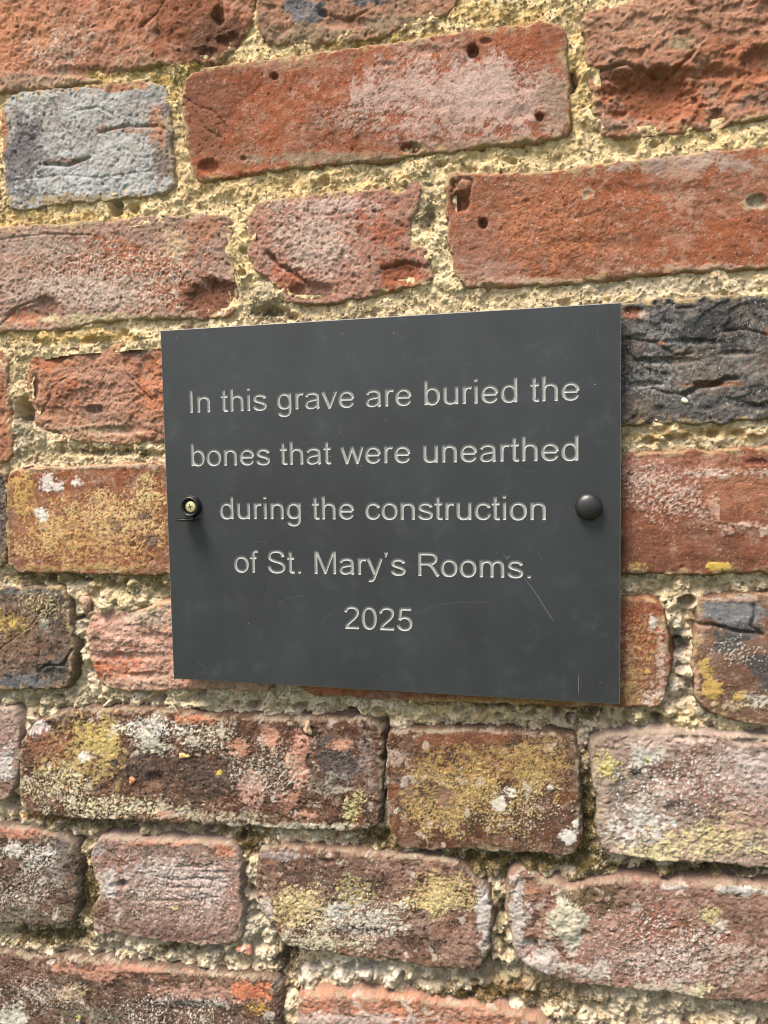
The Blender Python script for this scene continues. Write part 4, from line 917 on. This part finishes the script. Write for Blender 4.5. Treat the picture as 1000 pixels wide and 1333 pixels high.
G = {
    'I': (278, [[(139, 0), (139, 716)]]),
    'n': (556, [[(111, 0), (111, 519)], arch(111, 446)]),
    'h': (556, [[(111, 0), (111, 716)], arch(111, 446)]),
    'i': (222, [[(111, 0), (111, 519)], [(111, 622), (111, 716)]]),
    'm': (833, [[(111, 0), (111, 519)], arch(111, 416), arch(416, 721)]),
    'r': (333, [[(111, 0), (111, 519)], path((111, 270), ((111, 400), (165, 472), (240, 472)), ((275, 472), (300, 463), (328, 447)))]),
    'u': (556, [[(446, 0), (446, 519)], path((446, 225), ((446, 105), (370, 44), (272, 44)), ((165, 44), (111, 100), (111, 210)), (111, 519))]),
    'o': (556, [oval(278, 259, 198, 222)]),
    'b': (556, [[(110, 0), (110, 716)], oval(292, 259, 182, 222)]),
    'd': (556, [[(446, 0), (446, 716)], oval(264, 259, 182, 222)]),
    'g': (556, [path((446, 519), (446, 30), ((446, -100), (390, -168), (268, -168)), ((165, -168), (100, -130), (85, -55))), oval(264, 268, 182, 210)]),
    'a': (556, [path((78, 362), ((92, 438), (160, 474), (268, 474)), ((390, 474), (438, 430), (438, 340)), (438, 110), ((438, 60), (448, 25), (470, 0))),
                path((438, 305), ((380, 280), (300, 275), (220, 258)), ((120, 240), (82, 200), (82, 140)), ((82, 75), (130, 38), (215, 38)), ((330, 38), (438, 100), (438, 230)))]),
    'e': (556, [[(82, 262), (474, 262)], path((474, 262), ((474, 400), (395, 474), (280, 474)), ((160, 474), (82, 390), (82, 256)), ((82, 120), (160, 44), (288, 44)), ((380, 44), (440, 88), (470, 165)))]),
    's': (500, [path((430, 365), ((418, 438), (355, 475), (252, 475)), ((150, 475), (88, 440), (88, 374)), ((88, 305), (160, 288), (250, 264)), ((360, 238), (428, 212), (428, 142)), ((428, 75), (360, 42), (252, 42)), ((140, 42), (72, 85), (58, 165)))]),
    'c': (500, [path((458, 350), ((438, 430), (370, 474), (276, 474)), ((155, 474), (82, 390), (82, 258)), ((82, 125), (155, 44), (274, 44)), ((380, 44), (448, 105), (462, 195)))]),
    't': (278, [path((125, 680), (125, 130), ((125, 62), (150, 42), (200, 42)), ((225, 42), (245, 44), (264, 48))), [(18, 474), (258, 474)]]),
    'f': (278, [path((127, 0), (127, 590), ((127, 652), (160, 680), (215, 680)), ((240, 680), (268, 677), (292, 671))), [(10, 474), (240, 474)]]),
    'v': (500, [[(38, 519), (250, 34), (462, 519)]]),
    'w': (722, [[(40, 519), (200, 34), (361, 490), (522, 34), (682, 519)]]),
    'y': (500, [[(40, 519), (252, 24)], path((462, 519), (252, -20), ((215, -118), (190, -165), (122, -165)), ((98, -165), (78, -162), (55, -155)))]),
    'S': (667, [path((562, 500), ((550, 620), (470, 682), (340, 682)), ((200, 682), (108, 622), (108, 524)), ((108, 425), (200, 398), (330, 365)), ((480, 328), (578, 298), (578, 192)), ((578, 90), (480, 36), (345, 36)), ((190, 36), (98, 100), (86, 235)))]),
    '.': (278, [[(139, 0), (139, 96)]]),
    '\u2019': (222, [[(111, 622), (111, 716)], path((118, 650), ((120, 600), (112, 575), (72, 560)))]),
    'M': (833, [[(120, 0), (120, 716)], [(713, 0), (713, 716)], [(150, 700), (416, 40), (683, 700)]]),
    'R': (722, [[(127, 0), (127, 716)], path((127, 670), (420, 670), ((545, 670), (612, 618), (612, 524)), ((612, 428), (530, 374), (410, 374)), (127, 374)), path((375, 370), ((455, 355), (500, 285), (560, 190)), (680, 0))]),
    '2': (556, [path((82, 505), ((88, 615), (165, 672), (285, 672)), ((400, 672), (466, 612), (466, 522)), ((466, 400), (330, 305), (205, 200)), ((145, 150), (108, 110), (92, 48))), [(52, 44), (508, 44)]]),
    '0': (556, [oval(278, 354, 192, 316)]),
    '5': (556, [[(490, 666), (168, 666), (122, 320)], path((112, 322), ((160, 375), (215, 412), (290, 412)), ((400, 412), (470, 335), (470, 222)), ((470, 112), (390, 38), (275, 38)), ((160, 38), (92, 95), (80, 190)))]),
    ' ': (278, [])}
HW = 51.0
THIN = {('\u2019', 1): 30.0, ('w', 0): 48.0, ('v', 0): 50.0, ('M', 2): 44.0, ('a', 1): 46.0}


def glyph_sdf(ch, X, Y):
    """positive inside the groove"""
    best = np.full(X.shape, -1e9)
    for k, pts in enumerate(G[ch][1]):
        hw = THIN.get((ch, k), HW)
        closed = pts[0] == pts[-1] or math.dist(pts[0], pts[-1]) < 1
        pts = list(pts)
        if not closed:
            while len(pts) > 2 and math.dist(pts[0], pts[1]) < hw: pts.pop(1)
            while len(pts) > 2 and math.dist(pts[-1], pts[-2]) < hw: pts.pop(-2)
        ns = len(pts) - 1
        for j in range(ns):
            (ax, ay), (bx, by) = pts[j], pts[j + 1]
            ex, ey = bx - ax, by - ay; Ln = math.hypot(ex, ey)
            if Ln < 1e-6: continue
            ux, uy = ex / Ln, ey / Ln
            t = (X - ax) * ux + (Y - ay) * uy
            n = np.abs(-(X - ax) * uy + (Y - ay) * ux)
            lo = 0.0 if (j == 0 and not closed) else -1e9
            hi = Ln if (j == ns - 1 and not closed) else 1e9
            cap = hw - np.hypot(t - np.clip(t, 0, Ln), n)
            cut = np.minimum(t - lo, hi - t)
            rad = 16.0
            q1 = np.maximum(rad - (hw - n), 0); q2 = np.maximum(rad - cut, 0)
            bx_ = np.where((q1 > 0) & (q2 > 0), rad - np.hypot(q1, q2), np.minimum(hw - n, cut))
            v = bx_ if ns == 1 else np.minimum(cap, bx_)
            if ns == 1: v = np.minimum(v, np.minimum(t, Ln - t) + 0)
            best = np.maximum(best, v)
    return best


def contours(S, gx, gy):
    """marching squares, zero level, returns closed loops"""
    segs = {}
    inside = S > 0
    ny, nx = S.shape

    def pt(kind, i, j):
        if kind == 0:      # horizontal edge (i,j)-(i,j+1)
            a, b_ = S[i, j], S[i, j + 1]; t = a / (a - b_)
            return (gx[j] + t * (gx[j + 1] - gx[j]), gy[i])
        a, b_ = S[i, j], S[i + 1, j]; t = a / (a - b_)
        return (gx[j], gy[i] + t * (gy[i + 1] - gy[i]))
    code = inside[:-1, :-1] * 1 + inside[:-1, 1:] * 2 + inside[1:, 1:] * 4 + inside[1:, :-1] * 8
    nxt = {}
    for i, j in zip(*np.nonzero((code > 0) & (code < 15))):
        c = code[i, j]
        B_, R_, T_, L_ = (0, i, j), (1, i, j + 1), (0, i + 1, j), (1, i, j)
        tab = {1: [(L_, B_)], 2: [(B_, R_)], 3: [(L_, R_)], 4: [(R_, T_)], 5: [(L_, T_), (R_, B_)], 6: [(B_, T_)], 7: [(L_, T_)],
               8: [(T_, L_)], 9: [(T_, B_)], 10: [(B_, L_), (T_, R_)], 11: [(T_, R_)], 12: [(R_, L_)], 13: [(R_, B_)], 14: [(B_, L_)]}
        for a, b_ in tab[int(c)]: nxt[a] = b_
    loops = []
    while nxt:
        s0 = next(iter(nxt)); cur = s0; lp = []
        while cur in nxt:
            lp.append(pt(*cur)); cur = nxt.pop(cur)
        if len(lp) > 3: loops.append(lp)
    return loops


GL = {}
for ch, (adv, st) in G.items():
    if not st: continue
    ax_ = np.array([p for s_ in st for p in s_])
    gx_ = np.arange(ax_[:, 0].min() - 75, ax_[:, 0].max() + 76, 11.0)
    gy_ = np.arange(ax_[:, 1].min() - 75, ax_[:, 1].max() + 76, 11.0)
    XX, YY = np.meshgrid(gx_, gy_)
    S = glyph_sdf(ch, XX, YY)
    S = np.where(np.abs(S) < 1e-3, 1e-3, S)
    loops = contours(S, gx_, gy_)
    # groove surface as a small height field: rounded V
    keep = S > -9
    kf = keep[:-1, :-1] & keep[1:, :-1] & keep[:-1, 1:] & keep[1:, 1:]
    ii = np.arange(S.size).reshape(S.shape)
    F = np.stack([ii[:-1, :-1], ii[:-1, 1:], ii[1:, 1:], ii[1:, :-1]], -1)[kf]
    used, inv = np.unique(F, return_inverse=True)
    s = S.ravel()[used]
    tt = np.clip(s / HW, 0, 1)
    dep = 0.05 + 0.55 * (1 - (1 - tt) ** 2.0)           # mm, rounded groove
    dep = np.where(s < 0, 0.05, dep)
    GL[ch] = (adv, loops, XX.ravel()[used], YY.ravel()[used], dep, inv.reshape(F.shape), ax_[:, 0].min() - HW, ax_[:, 0].max() + HW)

# lines: text, left and right edge and baseline as seen in the photo (on the plaque's own plane)
LINES = [('In this grave are buried the', (247.5, 539), (754.6, 519)),
         ('bones that were unearthed', (249, 608), (753, 598)),
         ('during the construction', (286.4, 677.3), (710.6, 675.2)),
         ('of St. Mary\u2019s Rooms.', (305, 746.8), (691, 750.6)),
         ('2025', (447, 818.6), (537.8, 820.8))]
OUT_LOOPS = []
for text, pl, pr in LINES:
    (x0, z0), (x1, z1) = p2w([pl, pr], 0.0)
    pen = 0; pos = []
    for ch in text:
        pos.append(pen); pen += G[ch][0]
    lo = pos[0] + GL[text[0]][6]; hi = pos[-1] + GL[text[-1]][7]
    em = (x1 - x0) / (hi - lo)
    zb = (z0 + z1) / 2
    ev = (17.9 / 1000) * .5 + em * .5
    root = bpy.data.objects.new('text_line', None)
    COL.objects.link(root); root.parent = plq
    root.location = Vector(((x0 + x1) / 2000, 0, zb / 1000)) - PL
    root['label'] = 'engraved pale line of text reading ' + text
    RL = Vector(((x0 + x1) / 2000, 0, zb / 1000))
    print(text[:12], 'em', em * 1000, 'base', z0, z1)
    cache = {}
    for ch, pn in zip(text, pos):
        if ch == ' ': continue
        adv, loops, gx_, gy_, dep, F, _, _ = GL[ch]
        ox = x0 + (pn - lo) * em
        for lp in loops:
            OUT_LOOPS.append([(ox + p[0] * em, zb + p[1] * ev) for p in lp])
        if ch not in cache:
            V = np.stack([gx_ * em / 1000, dep / 1000, gy_ * ev / 1000], 1)
            cache[ch] = mesh_np('letter', V, F, M_PAINT)
        link('letter', cache[ch], root, Vector((ox / 1000, 0, zb / 1000)) - RL)

# plate: front face cut open at the letters, groove lips, edges, back
rim = [(0, 0), (PW, 0), (PW, PH), (0, PH)]
bev = 0.35
front = [(bev, bev), (PW - bev, bev), (PW - bev, PH - bev), (bev, PH - bev)]
vs = [Vector(p) for p in front]; es = [(0, 1), (1, 2), (2, 3), (3, 0)]
for lp in OUT_LOOPS:
    b0 = len(vs); n = len(lp)
    vs += [Vector(p) for p in lp]
    es += [(b0 + k, b0 + (k + 1) % n) for k in range(n)]
cv, ce, cf, ov, oe, of = delaunay_2d_cdt(vs, es, [], 0, 1e-5)
C = np.array([[v.x, v.y] for v in cv])
T = np.array([f for f in cf if len(f) == 3])
cen = C[T].mean(1)
ins = np.zeros(len(cen), bool)
for lp in OUT_LOOPS:
    lp = np.array(lp)
    mn, mxx = lp.min(0), lp.max(0)
    sel = np.nonzero((cen[:, 0] > mn[0]) & (cen[:, 0] < mxx[0]) & (cen[:, 1] > mn[1]) & (cen[:, 1] < mxx[1]))[0]
    if len(sel) == 0: continue
    px, py = cen[sel, 0], cen[sel, 1]
    a = lp; b_ = np.roll(lp, -1, 0)
    r_ = np.zeros(len(sel), bool)
    for (ax, ay), (bx, by) in zip(a, b_):
        if ay != by:
            r_ ^= ((ay > py) != (by > py)) & (px < (bx - ax) * (py - ay) / (by - ay) + ax)
    ins[sel] ^= r_
T = T[~ins]
area = (C[T[:, 1], 0] - C[T[:, 0], 0]) * (C[T[:, 2], 1] - C[T[:, 0], 1]) - (C[T[:, 1], 1] - C[T[:, 0], 1]) * (C[T[:, 2], 0] - C[T[:, 0], 0])
T = np.where(area[:, None] > 0, T, T[:, ::-1])          # facing -Y
V = [Vector((c[0] / 1000, 0, c[1] / 1000)) - PL for c in C]
Fs = [tuple(int(k) for k in t_) for t_ in T]
me = mesh_py('plate', V, Fs, M_PLATE)
plate = link('plate', me, plq)
# plate body behind the face: bevel, edge, back and a recessed deck 1.2 mm down under the letters
V, F = [], []


def ring(x0, y0, x1, y1, Y):
    b0 = len(V)
    V.extend([(x0, Y, y0), (x1, Y, y0), (x1, Y, y1), (x0, Y, y1)])
    return b0


def bridge(a, b_):
    for k in range(4):
        F.append((a + k, b_ + k, b_ + (k + 1) % 4, a + (k + 1) % 4))


r0 = ring(bev, bev, PW - bev, PH - bev, 0.0)
r1 = ring(0, 0, PW, PH, bev)
r2 = ring(0, 0, PW, PH, PT)
bridge(r0, r1); bridge(r1, r2)
F.append((r2 + 3, r2 + 2, r2 + 1, r2))
V = [Vector((a / 1000, b_ / 1000, c / 1000)) - PL for a, b_, c in V]
link('plate_edge', mesh_py('plate_edge', V, F, M_EDGE), plq)

# faint scratches on the plate, thin raised burrs
M_SCR = flat_mat('scratch_burr', (.13, .135, .13), .5)
M_SCR2 = flat_mat('faint_scratch', (.045, .048, .05), .5)


def strip(px, wdt, mat, Y=-0.02):
    P = p2w(px, 0.0)
    n = len(P)
    V = []
    for k in range(n):
        a = P[max(k - 1, 0)]; b_ = P[min(k + 1, n - 1)]
        t = (b_ - a) / (np.linalg.norm(b_ - a) + 1e-9); nn = np.array([-t[1], t[0]])
        w_ = wdt * (0.25 + 0.75 * math.sin(math.pi * (k + .5) / n))
        for sgn, yy in ((-1, 0.002), (0, Y), (1, 0.002)):
            q = P[k] + nn * w_ * .5 * sgn
            V.append(Vector((q[0] / 1000, yy / 1000, q[1] / 1000)) - PL)
    F = []
    for k in range(n - 1):
        for c in (0, 1):
            F.append((3 * k + c, 3 * k + c + 1, 3 * k + c + 4, 3 * k + c + 3))
    o = link('scratch', mesh_py('scratch', V, F, mat), plq)
    return o


strip([(682, 752), (692, 764), (702, 779), (711, 794), (721, 809)], .26, M_SCR)
strip([(655, 721), (660, 726), (664, 724), (659, 729)], .3, M_SCR)
strip([(699, 714), (703, 724), (711, 735)], .22, M_SCR2)
strip([(753, 877), (753, 890), (753.5, 903)], .28, M_SCR)
strip([(757, 880), (757, 896)], .22, M_SCR2)
strip([(712, 521), (715, 528), (718, 533)], .32, M_SCR2)
strip([(716, 547), (714, 555), (713, 560)], .3, M_SCR2)
strip([(257, 862), (263, 866), (269, 869)], .4, M_SCR2)
strip([(360, 786), (375, 779), (395, 775)], .25, M_SCR2)
strip([(545, 797), (570, 788), (600, 784), (640, 784)], .22, M_SCR2)
strip([(418, 812), (424, 803), (433, 799)], .3, M_SCR2)
strip([(338, 705), (345, 706), (348, 710)], .4, M_SCR2)
strip([(500, 545), (503, 548), (504, 551)], .5, M_SCR2)
strip([(672, 610), (684, 613), (695, 614)], .22, M_SCR2)
strip([(644, 723), (649, 718)], .3, M_SCR2)
strip([(612, 690), (611, 700)], .22, M_SCR2)
strip([(778, 430), (779, 446)], .22, M_SCR2)
rs = random.Random(12)
for _ in range(7):
    x_, y_ = rs.uniform(240, 790), rs.uniform(440, 880); a = rs.uniform(0, math.pi); ll = rs.uniform(4, 16)
    strip([(x_, y_), (x_ + math.cos(a) * ll * .5 + rs.uniform(-1, 1), y_ + math.sin(a) * ll * .5), (x_ + math.cos(a) * ll, y_ + math.sin(a) * ll)], .16, M_SCR2)
# specks of dust
M_DUST = flat_mat('dust', (.35, .35, .34), .8)
for _ in range(22):
    x_, y_ = rs.uniform(225, 800), rs.uniform(420, 900)
    q = p2w([(x_, y_)], 0.0)[0]; r_ = rs.uniform(.10, .3)
    V = [Vector(((q[0] + r_ * math.cos(a)) / 1000, 0.00001, (q[1] + r_ * math.sin(a) * .8) / 1000)) - PL for a in [k * math.pi / 3 for k in range(6)]] + [Vector((q[0] / 1000, -r_ * .4 / 1000, q[1] / 1000)) - PL]
    link('dust_speck', mesh_py('dust_speck', V, [(k, (k + 1) % 6, 6) for k in range(6)], M_DUST), plq)

# --- screws under snap caps
M_CAP = flat_mat('black_plastic', (.010, .0098, .0095), .40, spec=.5, noise=.3, nscale=500, bump=.00005)
M_BRASS = flat_mat('brass', (.78, .68, .36), .34, metal=.75)
M_DARK = flat_mat('slot_shade_spacer', (.012, .012, .012), .6)  # near-black: painted shade of the screw's cross slot, also the spacers


def lathe(prof, n=48):
    """profile (r mm, y mm towards the viewer) around the Y axis"""
    V, F = [], []
    for r_, y_ in prof:
        for k in range(n):
            a = 2 * math.pi * k / n
            V.append((r_ * math.cos(a) / 1000, -y_ / 1000, r_ * math.sin(a) / 1000))
    for j in range(len(prof) - 1):
        for k in range(n):
            F.append((j * n + k, j * n + (k + 1) % n, (j + 1) * n + (k + 1) % n, (j + 1) * n + k))
    return V, F


def place(px, Y=0.0):
    q = p2w([px], Y)[0]
    return Vector((q[0] / 1000, 0, q[1] / 1000)) - PL


# left: cap open, screw showing
c = bpy.data.objects.new('screw_cap', None); COL.objects.link(c); c.parent = plq
c.location = place((247.5, 659.5), -2.0); c['label'] = 'open black snap cap with brass screw'
V_, F_ = lathe([(6.3, 0), (6.3, .6), (5.9, 1.2), (5.5, 2.6), (5.35, 3.1), (5.1, 3.35), (4.8, 3.35), (4.5, 3.0), (4.2, 2.0), (4.0, .6), (0.01, .5)])
link('cap_base', mesh_py('cap_base', V_, F_, M_CAP, True), c)
V_, F_ = lathe([(3.35, .5), (3.35, 1.3), (3.2, 1.65), (2.6, 1.85), (0.01, 2.0)], 40)
link('screw', mesh_py('screw', V_, F_, M_BRASS, True), c)
for a in (0.35, 0.35 + math.pi / 2):         # cross slot: dark bars stand in for the shade inside it
    V_, F_ = box_vf(-1.55 / 1000, 1.55 / 1000, -2.04 / 1000, -1.4 / 1000, -.24 / 1000, .24 / 1000)
    V_ = [(x_ * math.cos(a) - z_ * math.sin(a), y_ - (0.00001 if a > 1 else 0), x_ * math.sin(a) + z_ * math.cos(a)) for x_, y_, z_ in V_]
    link('cross_shade_bar', mesh_py('cross_shade_bar', V_, F_, M_DARK), c)
# lid: a shallow dish, hinged below, standing straight out
prof = [(0.01, 1.0), (3.5, .95), (5.2, .75), (6.1, .3), (6.3, -.4), (5.9, -.5), (5.7, .1), (3.0, .35), (0.01, .4)]
V_, F_ = lathe(prof)
V_ = [(x_, -(z_ + .0063) - .0004, y_ * 1 - .0000) for x_, y_, z_ in V_]     # dish axis vertical
V_ = [(x_, y_ + .0, z_ - .0068) for x_, y_, z_ in V_]
link('cap_lid', mesh_py('cap_lid', V_, F_, M_CAP, True), c)
V_, F_ = box_vf(-.0013, .0013, -.0016, -.0002, -.0071, -.0056)
link('hinge', mesh_py('hinge', V_, F_, M_CAP), c)
# right: cap closed
c = bpy.data.objects.new('screw_cap', None); COL.objects.link(c); c.parent = plq
c.location = place((766.5, 660), -2.0); c['label'] = 'closed black domed screw cap'
V_, F_ = lathe([(6.2, 0), (6.35, .3), (6.4, 1.2), (6.55, 1.25), (6.6, 2.2), (6.45, 2.8), (5.8, 3.7), (4.6, 4.5), (3.0, 5.0), (1.4, 5.25), (0.01, 5.3)])
link('dome', mesh_py('dome', V_, F_, M_CAP, True), c)
V_, F_ = box_vf(-.0014, .0006, -.0016, -.0002, -.0073, -.0062)
link('hinge', mesh_py('hinge', V_, F_, M_CAP), c)
# spacers that hold the plate off the brick
for px in ((247.5, 659.5), (766.5, 660)):
    V_, F_ = lathe([(4, -9.5), (4, -3.0)], 24)
    o = link('spacer', mesh_py('spacer', V_, F_, M_DARK, True), plq, place(px, 0.0))

# ------------------------------------------------------------------ loose grit and moss in the joints
mx_, mz_, mh_, mlow, mdk = MORT
rg = np.random.default_rng(5)
vis = (mx_ > FX0) & (mx_ < FX1) & (mz_ > FZ0) & (mz_ < FZ1) & (mdk < 1.0)
vi = np.nonzero(vis)[0]


def scatter(name, base_v, base_f, sel, size, mat, cols, sink, label, parent=None, kind='stuff', up=0.0):
    n = len(sel)
    nv, nf = len(base_v), len(base_f)
    sz = size[:, None, None]
    R = rg.normal(size=(n, 3, 3)); Q, _ = np.linalg.qr(R)
    bv = np.einsum('nij,kj->nki', Q, base_v) * sz * rg.uniform(.7, 1.3, (n, 1, 3))
    ctr = np.stack([mx_[sel] + rg.normal(0, .3, n), YF - mh_[sel] - size * sink, mz_[sel] + rg.normal(0, .3, n)], 1)
    V = (bv + ctr[:, None]) / 1000
    F = base_f[None] + (np.arange(n) * nv)[:, None, None]
    me = mesh_np(name, V.reshape(-1, 3) - org_of(parent), F.reshape(-1, 3), mat, np.repeat(cols, nv, 0), smooth=False)
    o = link(name, me, parent)
    o['kind'] = kind; o['label'] = label
    return o


def org_of(p): return np.array(p.location) if p else np.zeros(3)


OV = np.array([(1, 0, 0), (-1, 0, 0), (0, 1, 0), (0, -1, 0), (0, 0, 1), (0, 0, -1)], float) * .5
OF = np.array([(0, 2, 4), (2, 1, 4), (1, 3, 4), (3, 0, 4), (2, 0, 5), (1, 2, 5), (3, 1, 5), (0, 3, 5)])
n = 26000
sel = rg.choice(vi, n)
size = rg.gamma(2.2, .33, n).clip(.35, 2.6)
base = lin((224, 198, 148))[None] * (1 - mlow[sel][:, None]) + lin((196, 184, 152))[None] * mlow[sel][:, None]
cols = base * rg.uniform(.55, 1.25, (n, 1)) * rg.uniform(.92, 1.08, (n, 3))
scatter('grit', OV, OF, sel, size, M_MORTAR, cols.clip(0, .85), .15, 'sand grains and crumbs standing proud of the mortar', wall)

# moss: tufts of short blades where the joints stay damp
MOSS = [(640, 1126, 130, 18, 1.0), (760, 1070, 22, 80, .9), (600, 1098, 20, 10, .6), (770, 1160, 40, 18, .9), (500, 1095, 30, 20, .7), (120, 1075, 90, 10, .5), (110, 1170, 14, 50, .6), (60, 1225, 60, 16, .7), (230, 1238, 40, 10, .8), (320, 1100, 30, 20, .6), (620, 1300, 80, 12, .9), (250, 84, 50, 12, .35), (700, 922, 90, 10, .45),
        (900, 1138, 90, 8, .5), (60, 750, 60, 8, .3), (480, 60, 60, 8, .35), (790, 1130, 40, 14, .8), (740, 1310, 60, 10, .6), (270, 1220, 20, 10, .7), (960, 1220, 4, 4, 0)]
pm = np.zeros(len(mx_))
for (cx, cy, ax, ay, st) in MOSS:
    q = ell(mx_, mz_, (cx, cy, ax, ay))
    pm = np.maximum(pm, st * (1 - sstep(.4, 1.2, q)))
pm *= sstep(.25, .7, uni(fbm(mx_, mz_, 4, 7001, 3)))
pm *= vis
pm /= pm.sum()
n = 42000
sel = rg.choice(len(mx_), n, p=pm)
BV = np.array([(-.09, 0, 0), (.09, 0, 0), (0, .35, .85)], float); BF = np.array([(0, 1, 2)])
ms, nt, bs = new_mat('moss_leaf')
at = N(nt, 'ShaderNodeAttribute'); at.attribute_name = 'Col'
nt.links.new(at.outputs['Color'], bs.inputs['Base Color']); bs.inputs['Roughness'].default_value = .85; bs.inputs['Specular IOR Level'].default_value = .15
size = rg.uniform(.9, 2.1, n)
pal = np.array([lin((116, 98, 46)), lin((134, 112, 52)), lin((98, 78, 40)), lin((150, 120, 56)), lin((92, 88, 44))])
cols = pal[rg.integers(0, 5, n)] * rg.uniform(.7, 1.2, (n, 1))
yl = mz_[sel] > 250
cols[yl] = lin((176, 150, 70)) * rg.uniform(.6, 1.1, (yl.sum(), 1))
scatter('moss', BV, BF, sel, size, ms, cols, .1, 'olive-brown moss in the damp joints of the lower courses')


# ------------------------------------------------------------------ small loose things on the wall
def pebble(name, px, rx_, ry_, rz_, rot, rgb, proud, label, cat, seed):
    irr = .25 if cat == 'seed' else 1.0
    r_ = random.Random(seed)
    V, F = [], []
    nu, nv_ = 14, 8
    for j in range(nv_ + 1):
        ph = math.pi * j / nv_
        for k in range(nu):
            th = 2 * math.pi * k / nu
            rr2 = 1 + r_.uniform(-.13, .13) * irr + .22 * irr * math.sin(3 * th + seed) * math.sin(ph) + .15 * irr * math.sin(2 * th - seed * 2)
            a, b_, c_ = rx_ * math.sin(ph) * math.cos(th) * rr2, rz_ * math.cos(ph) * rr2, ry_ * math.sin(ph) * math.sin(th) * rr2
            V.append(((a * math.cos(rot) - c_ * math.sin(rot)) / 1000, b_ / 1000, (a * math.sin(rot) + c_ * math.cos(rot)) / 1000))
    for j in range(nv_):
        for k in range(nu):
            F.append((j * nu + k, j * nu + (k + 1) % nu, (j + 1) * nu + (k + 1) % nu, (j + 1) * nu + k))
    q = p2w([px], YF - proud)[0]
    o = link(name, mesh_py(name, V, F, flat_mat(name + '_skin', tuple(lin(rgb)), .85, noise=.3, nscale=900, bump=.0006), True), None, (q[0] / 1000, (YF - proud) / 1000, q[1] / 1000))
    tagged(o, label, cat)


pebble('seed', (891.5, 521.5), 1.9, 1.15, .9, -.6, (238, 226, 200), 1.6, 'tiny cream oval seed lodged on the charcoal brick', 'seed', 1)
pebble('lichen_disc', (239, 984), 3.4, 1.7, .8, .1, (220, 168, 96), 2.2, 'larger yellow-orange flake on the mottled dark brick below the plaque', 'flake', 2)
pebble('lichen_disc', (172, 1016), 2.2, 2.1, .8, .5, (206, 122, 72), 2.0, 'small orange lump on the mottled dark brick, left of the flake', 'flake', 3)
pebble('pebble', (401, 948), 2.6, 3.8, 1.6, .1, (196, 160, 118), 1.4, 'tan pebble bedded in the upper rim of the mottled dark brick', 'pebble', 4)
pebble('brick_crumb', (320, 1236), 5.2, 3.6, 2.6, .1, (184, 112, 92), -3.0, 'salmon crumb of brick in the joint beside the rounded brick end', 'brick crumb', 5)
pebble('brick_crumb', (36, 608), 3.4, 1.6, 1.4, 0, (196, 140, 118), -.4, 'thin pink crumb in the joint above the orange lichened brick', 'brick crumb', 6)
pebble('brick_crumb', (112, 785), 4.4, 4.6, 2.4, .3, (180, 136, 114), -2.0, 'round pinkish crumb beside the dark brown brick end', 'brick crumb', 7)
# pale straws by the lower edge of the plaque
M_STRAW = flat_mat('straw', tuple(lin((216, 204, 160))), .7)


def straw(pts, rad, label):
    P = [np.array([q[0], y_, q[1]]) for (px, y_) in pts for q in [p2w([px], y_)[0]]]
    P = np.array([p for p in P]) / 1000
    V, F = [], []
    for k, p in enumerate(P):
        t = P[min(k + 1, len(P) - 1)] - P[max(k - 1, 0)]; t /= np.linalg.norm(t)
        u = np.cross(t, (0, 1, 0)); u /= np.linalg.norm(u); w_ = np.cross(t, u)
        for a in range(5):
            V.append(tuple(p + (u * math.cos(a * 1.2566) + w_ * math.sin(a * 1.2566)) * rad / 1000))
    for k in range(len(P) - 1):
        for a in range(5):
            F.append((k * 5 + a, k * 5 + (a + 1) % 5, (k + 1) * 5 + (a + 1) % 5, (k + 1) * 5 + a))
    o0 = Vector(V[0])
    o = link('straw', mesh_py('straw', [Vector(v) - o0 for v in V], F, M_STRAW, True), None, o0)
    tagged(o, label, 'straw')


straw([((222, 914), 9), ((227, 920), 8), ((232, 928), 9.5), ((236, 934), 10)], .35, 'forked pale root fragment in the joint under the plaque\'s bottom left corner')
straw([((466, 922), 8), ((471, 928), 7), ((476, 931), 9)], .25, 'short pale straw in the joint under the middle of the plaque')
straw([((277, 1312), 6), ((277.5, 1320), 5), ((278, 1328), 6)], .2, 'tiny upright straw on the salmon-edged brick at bottom left')
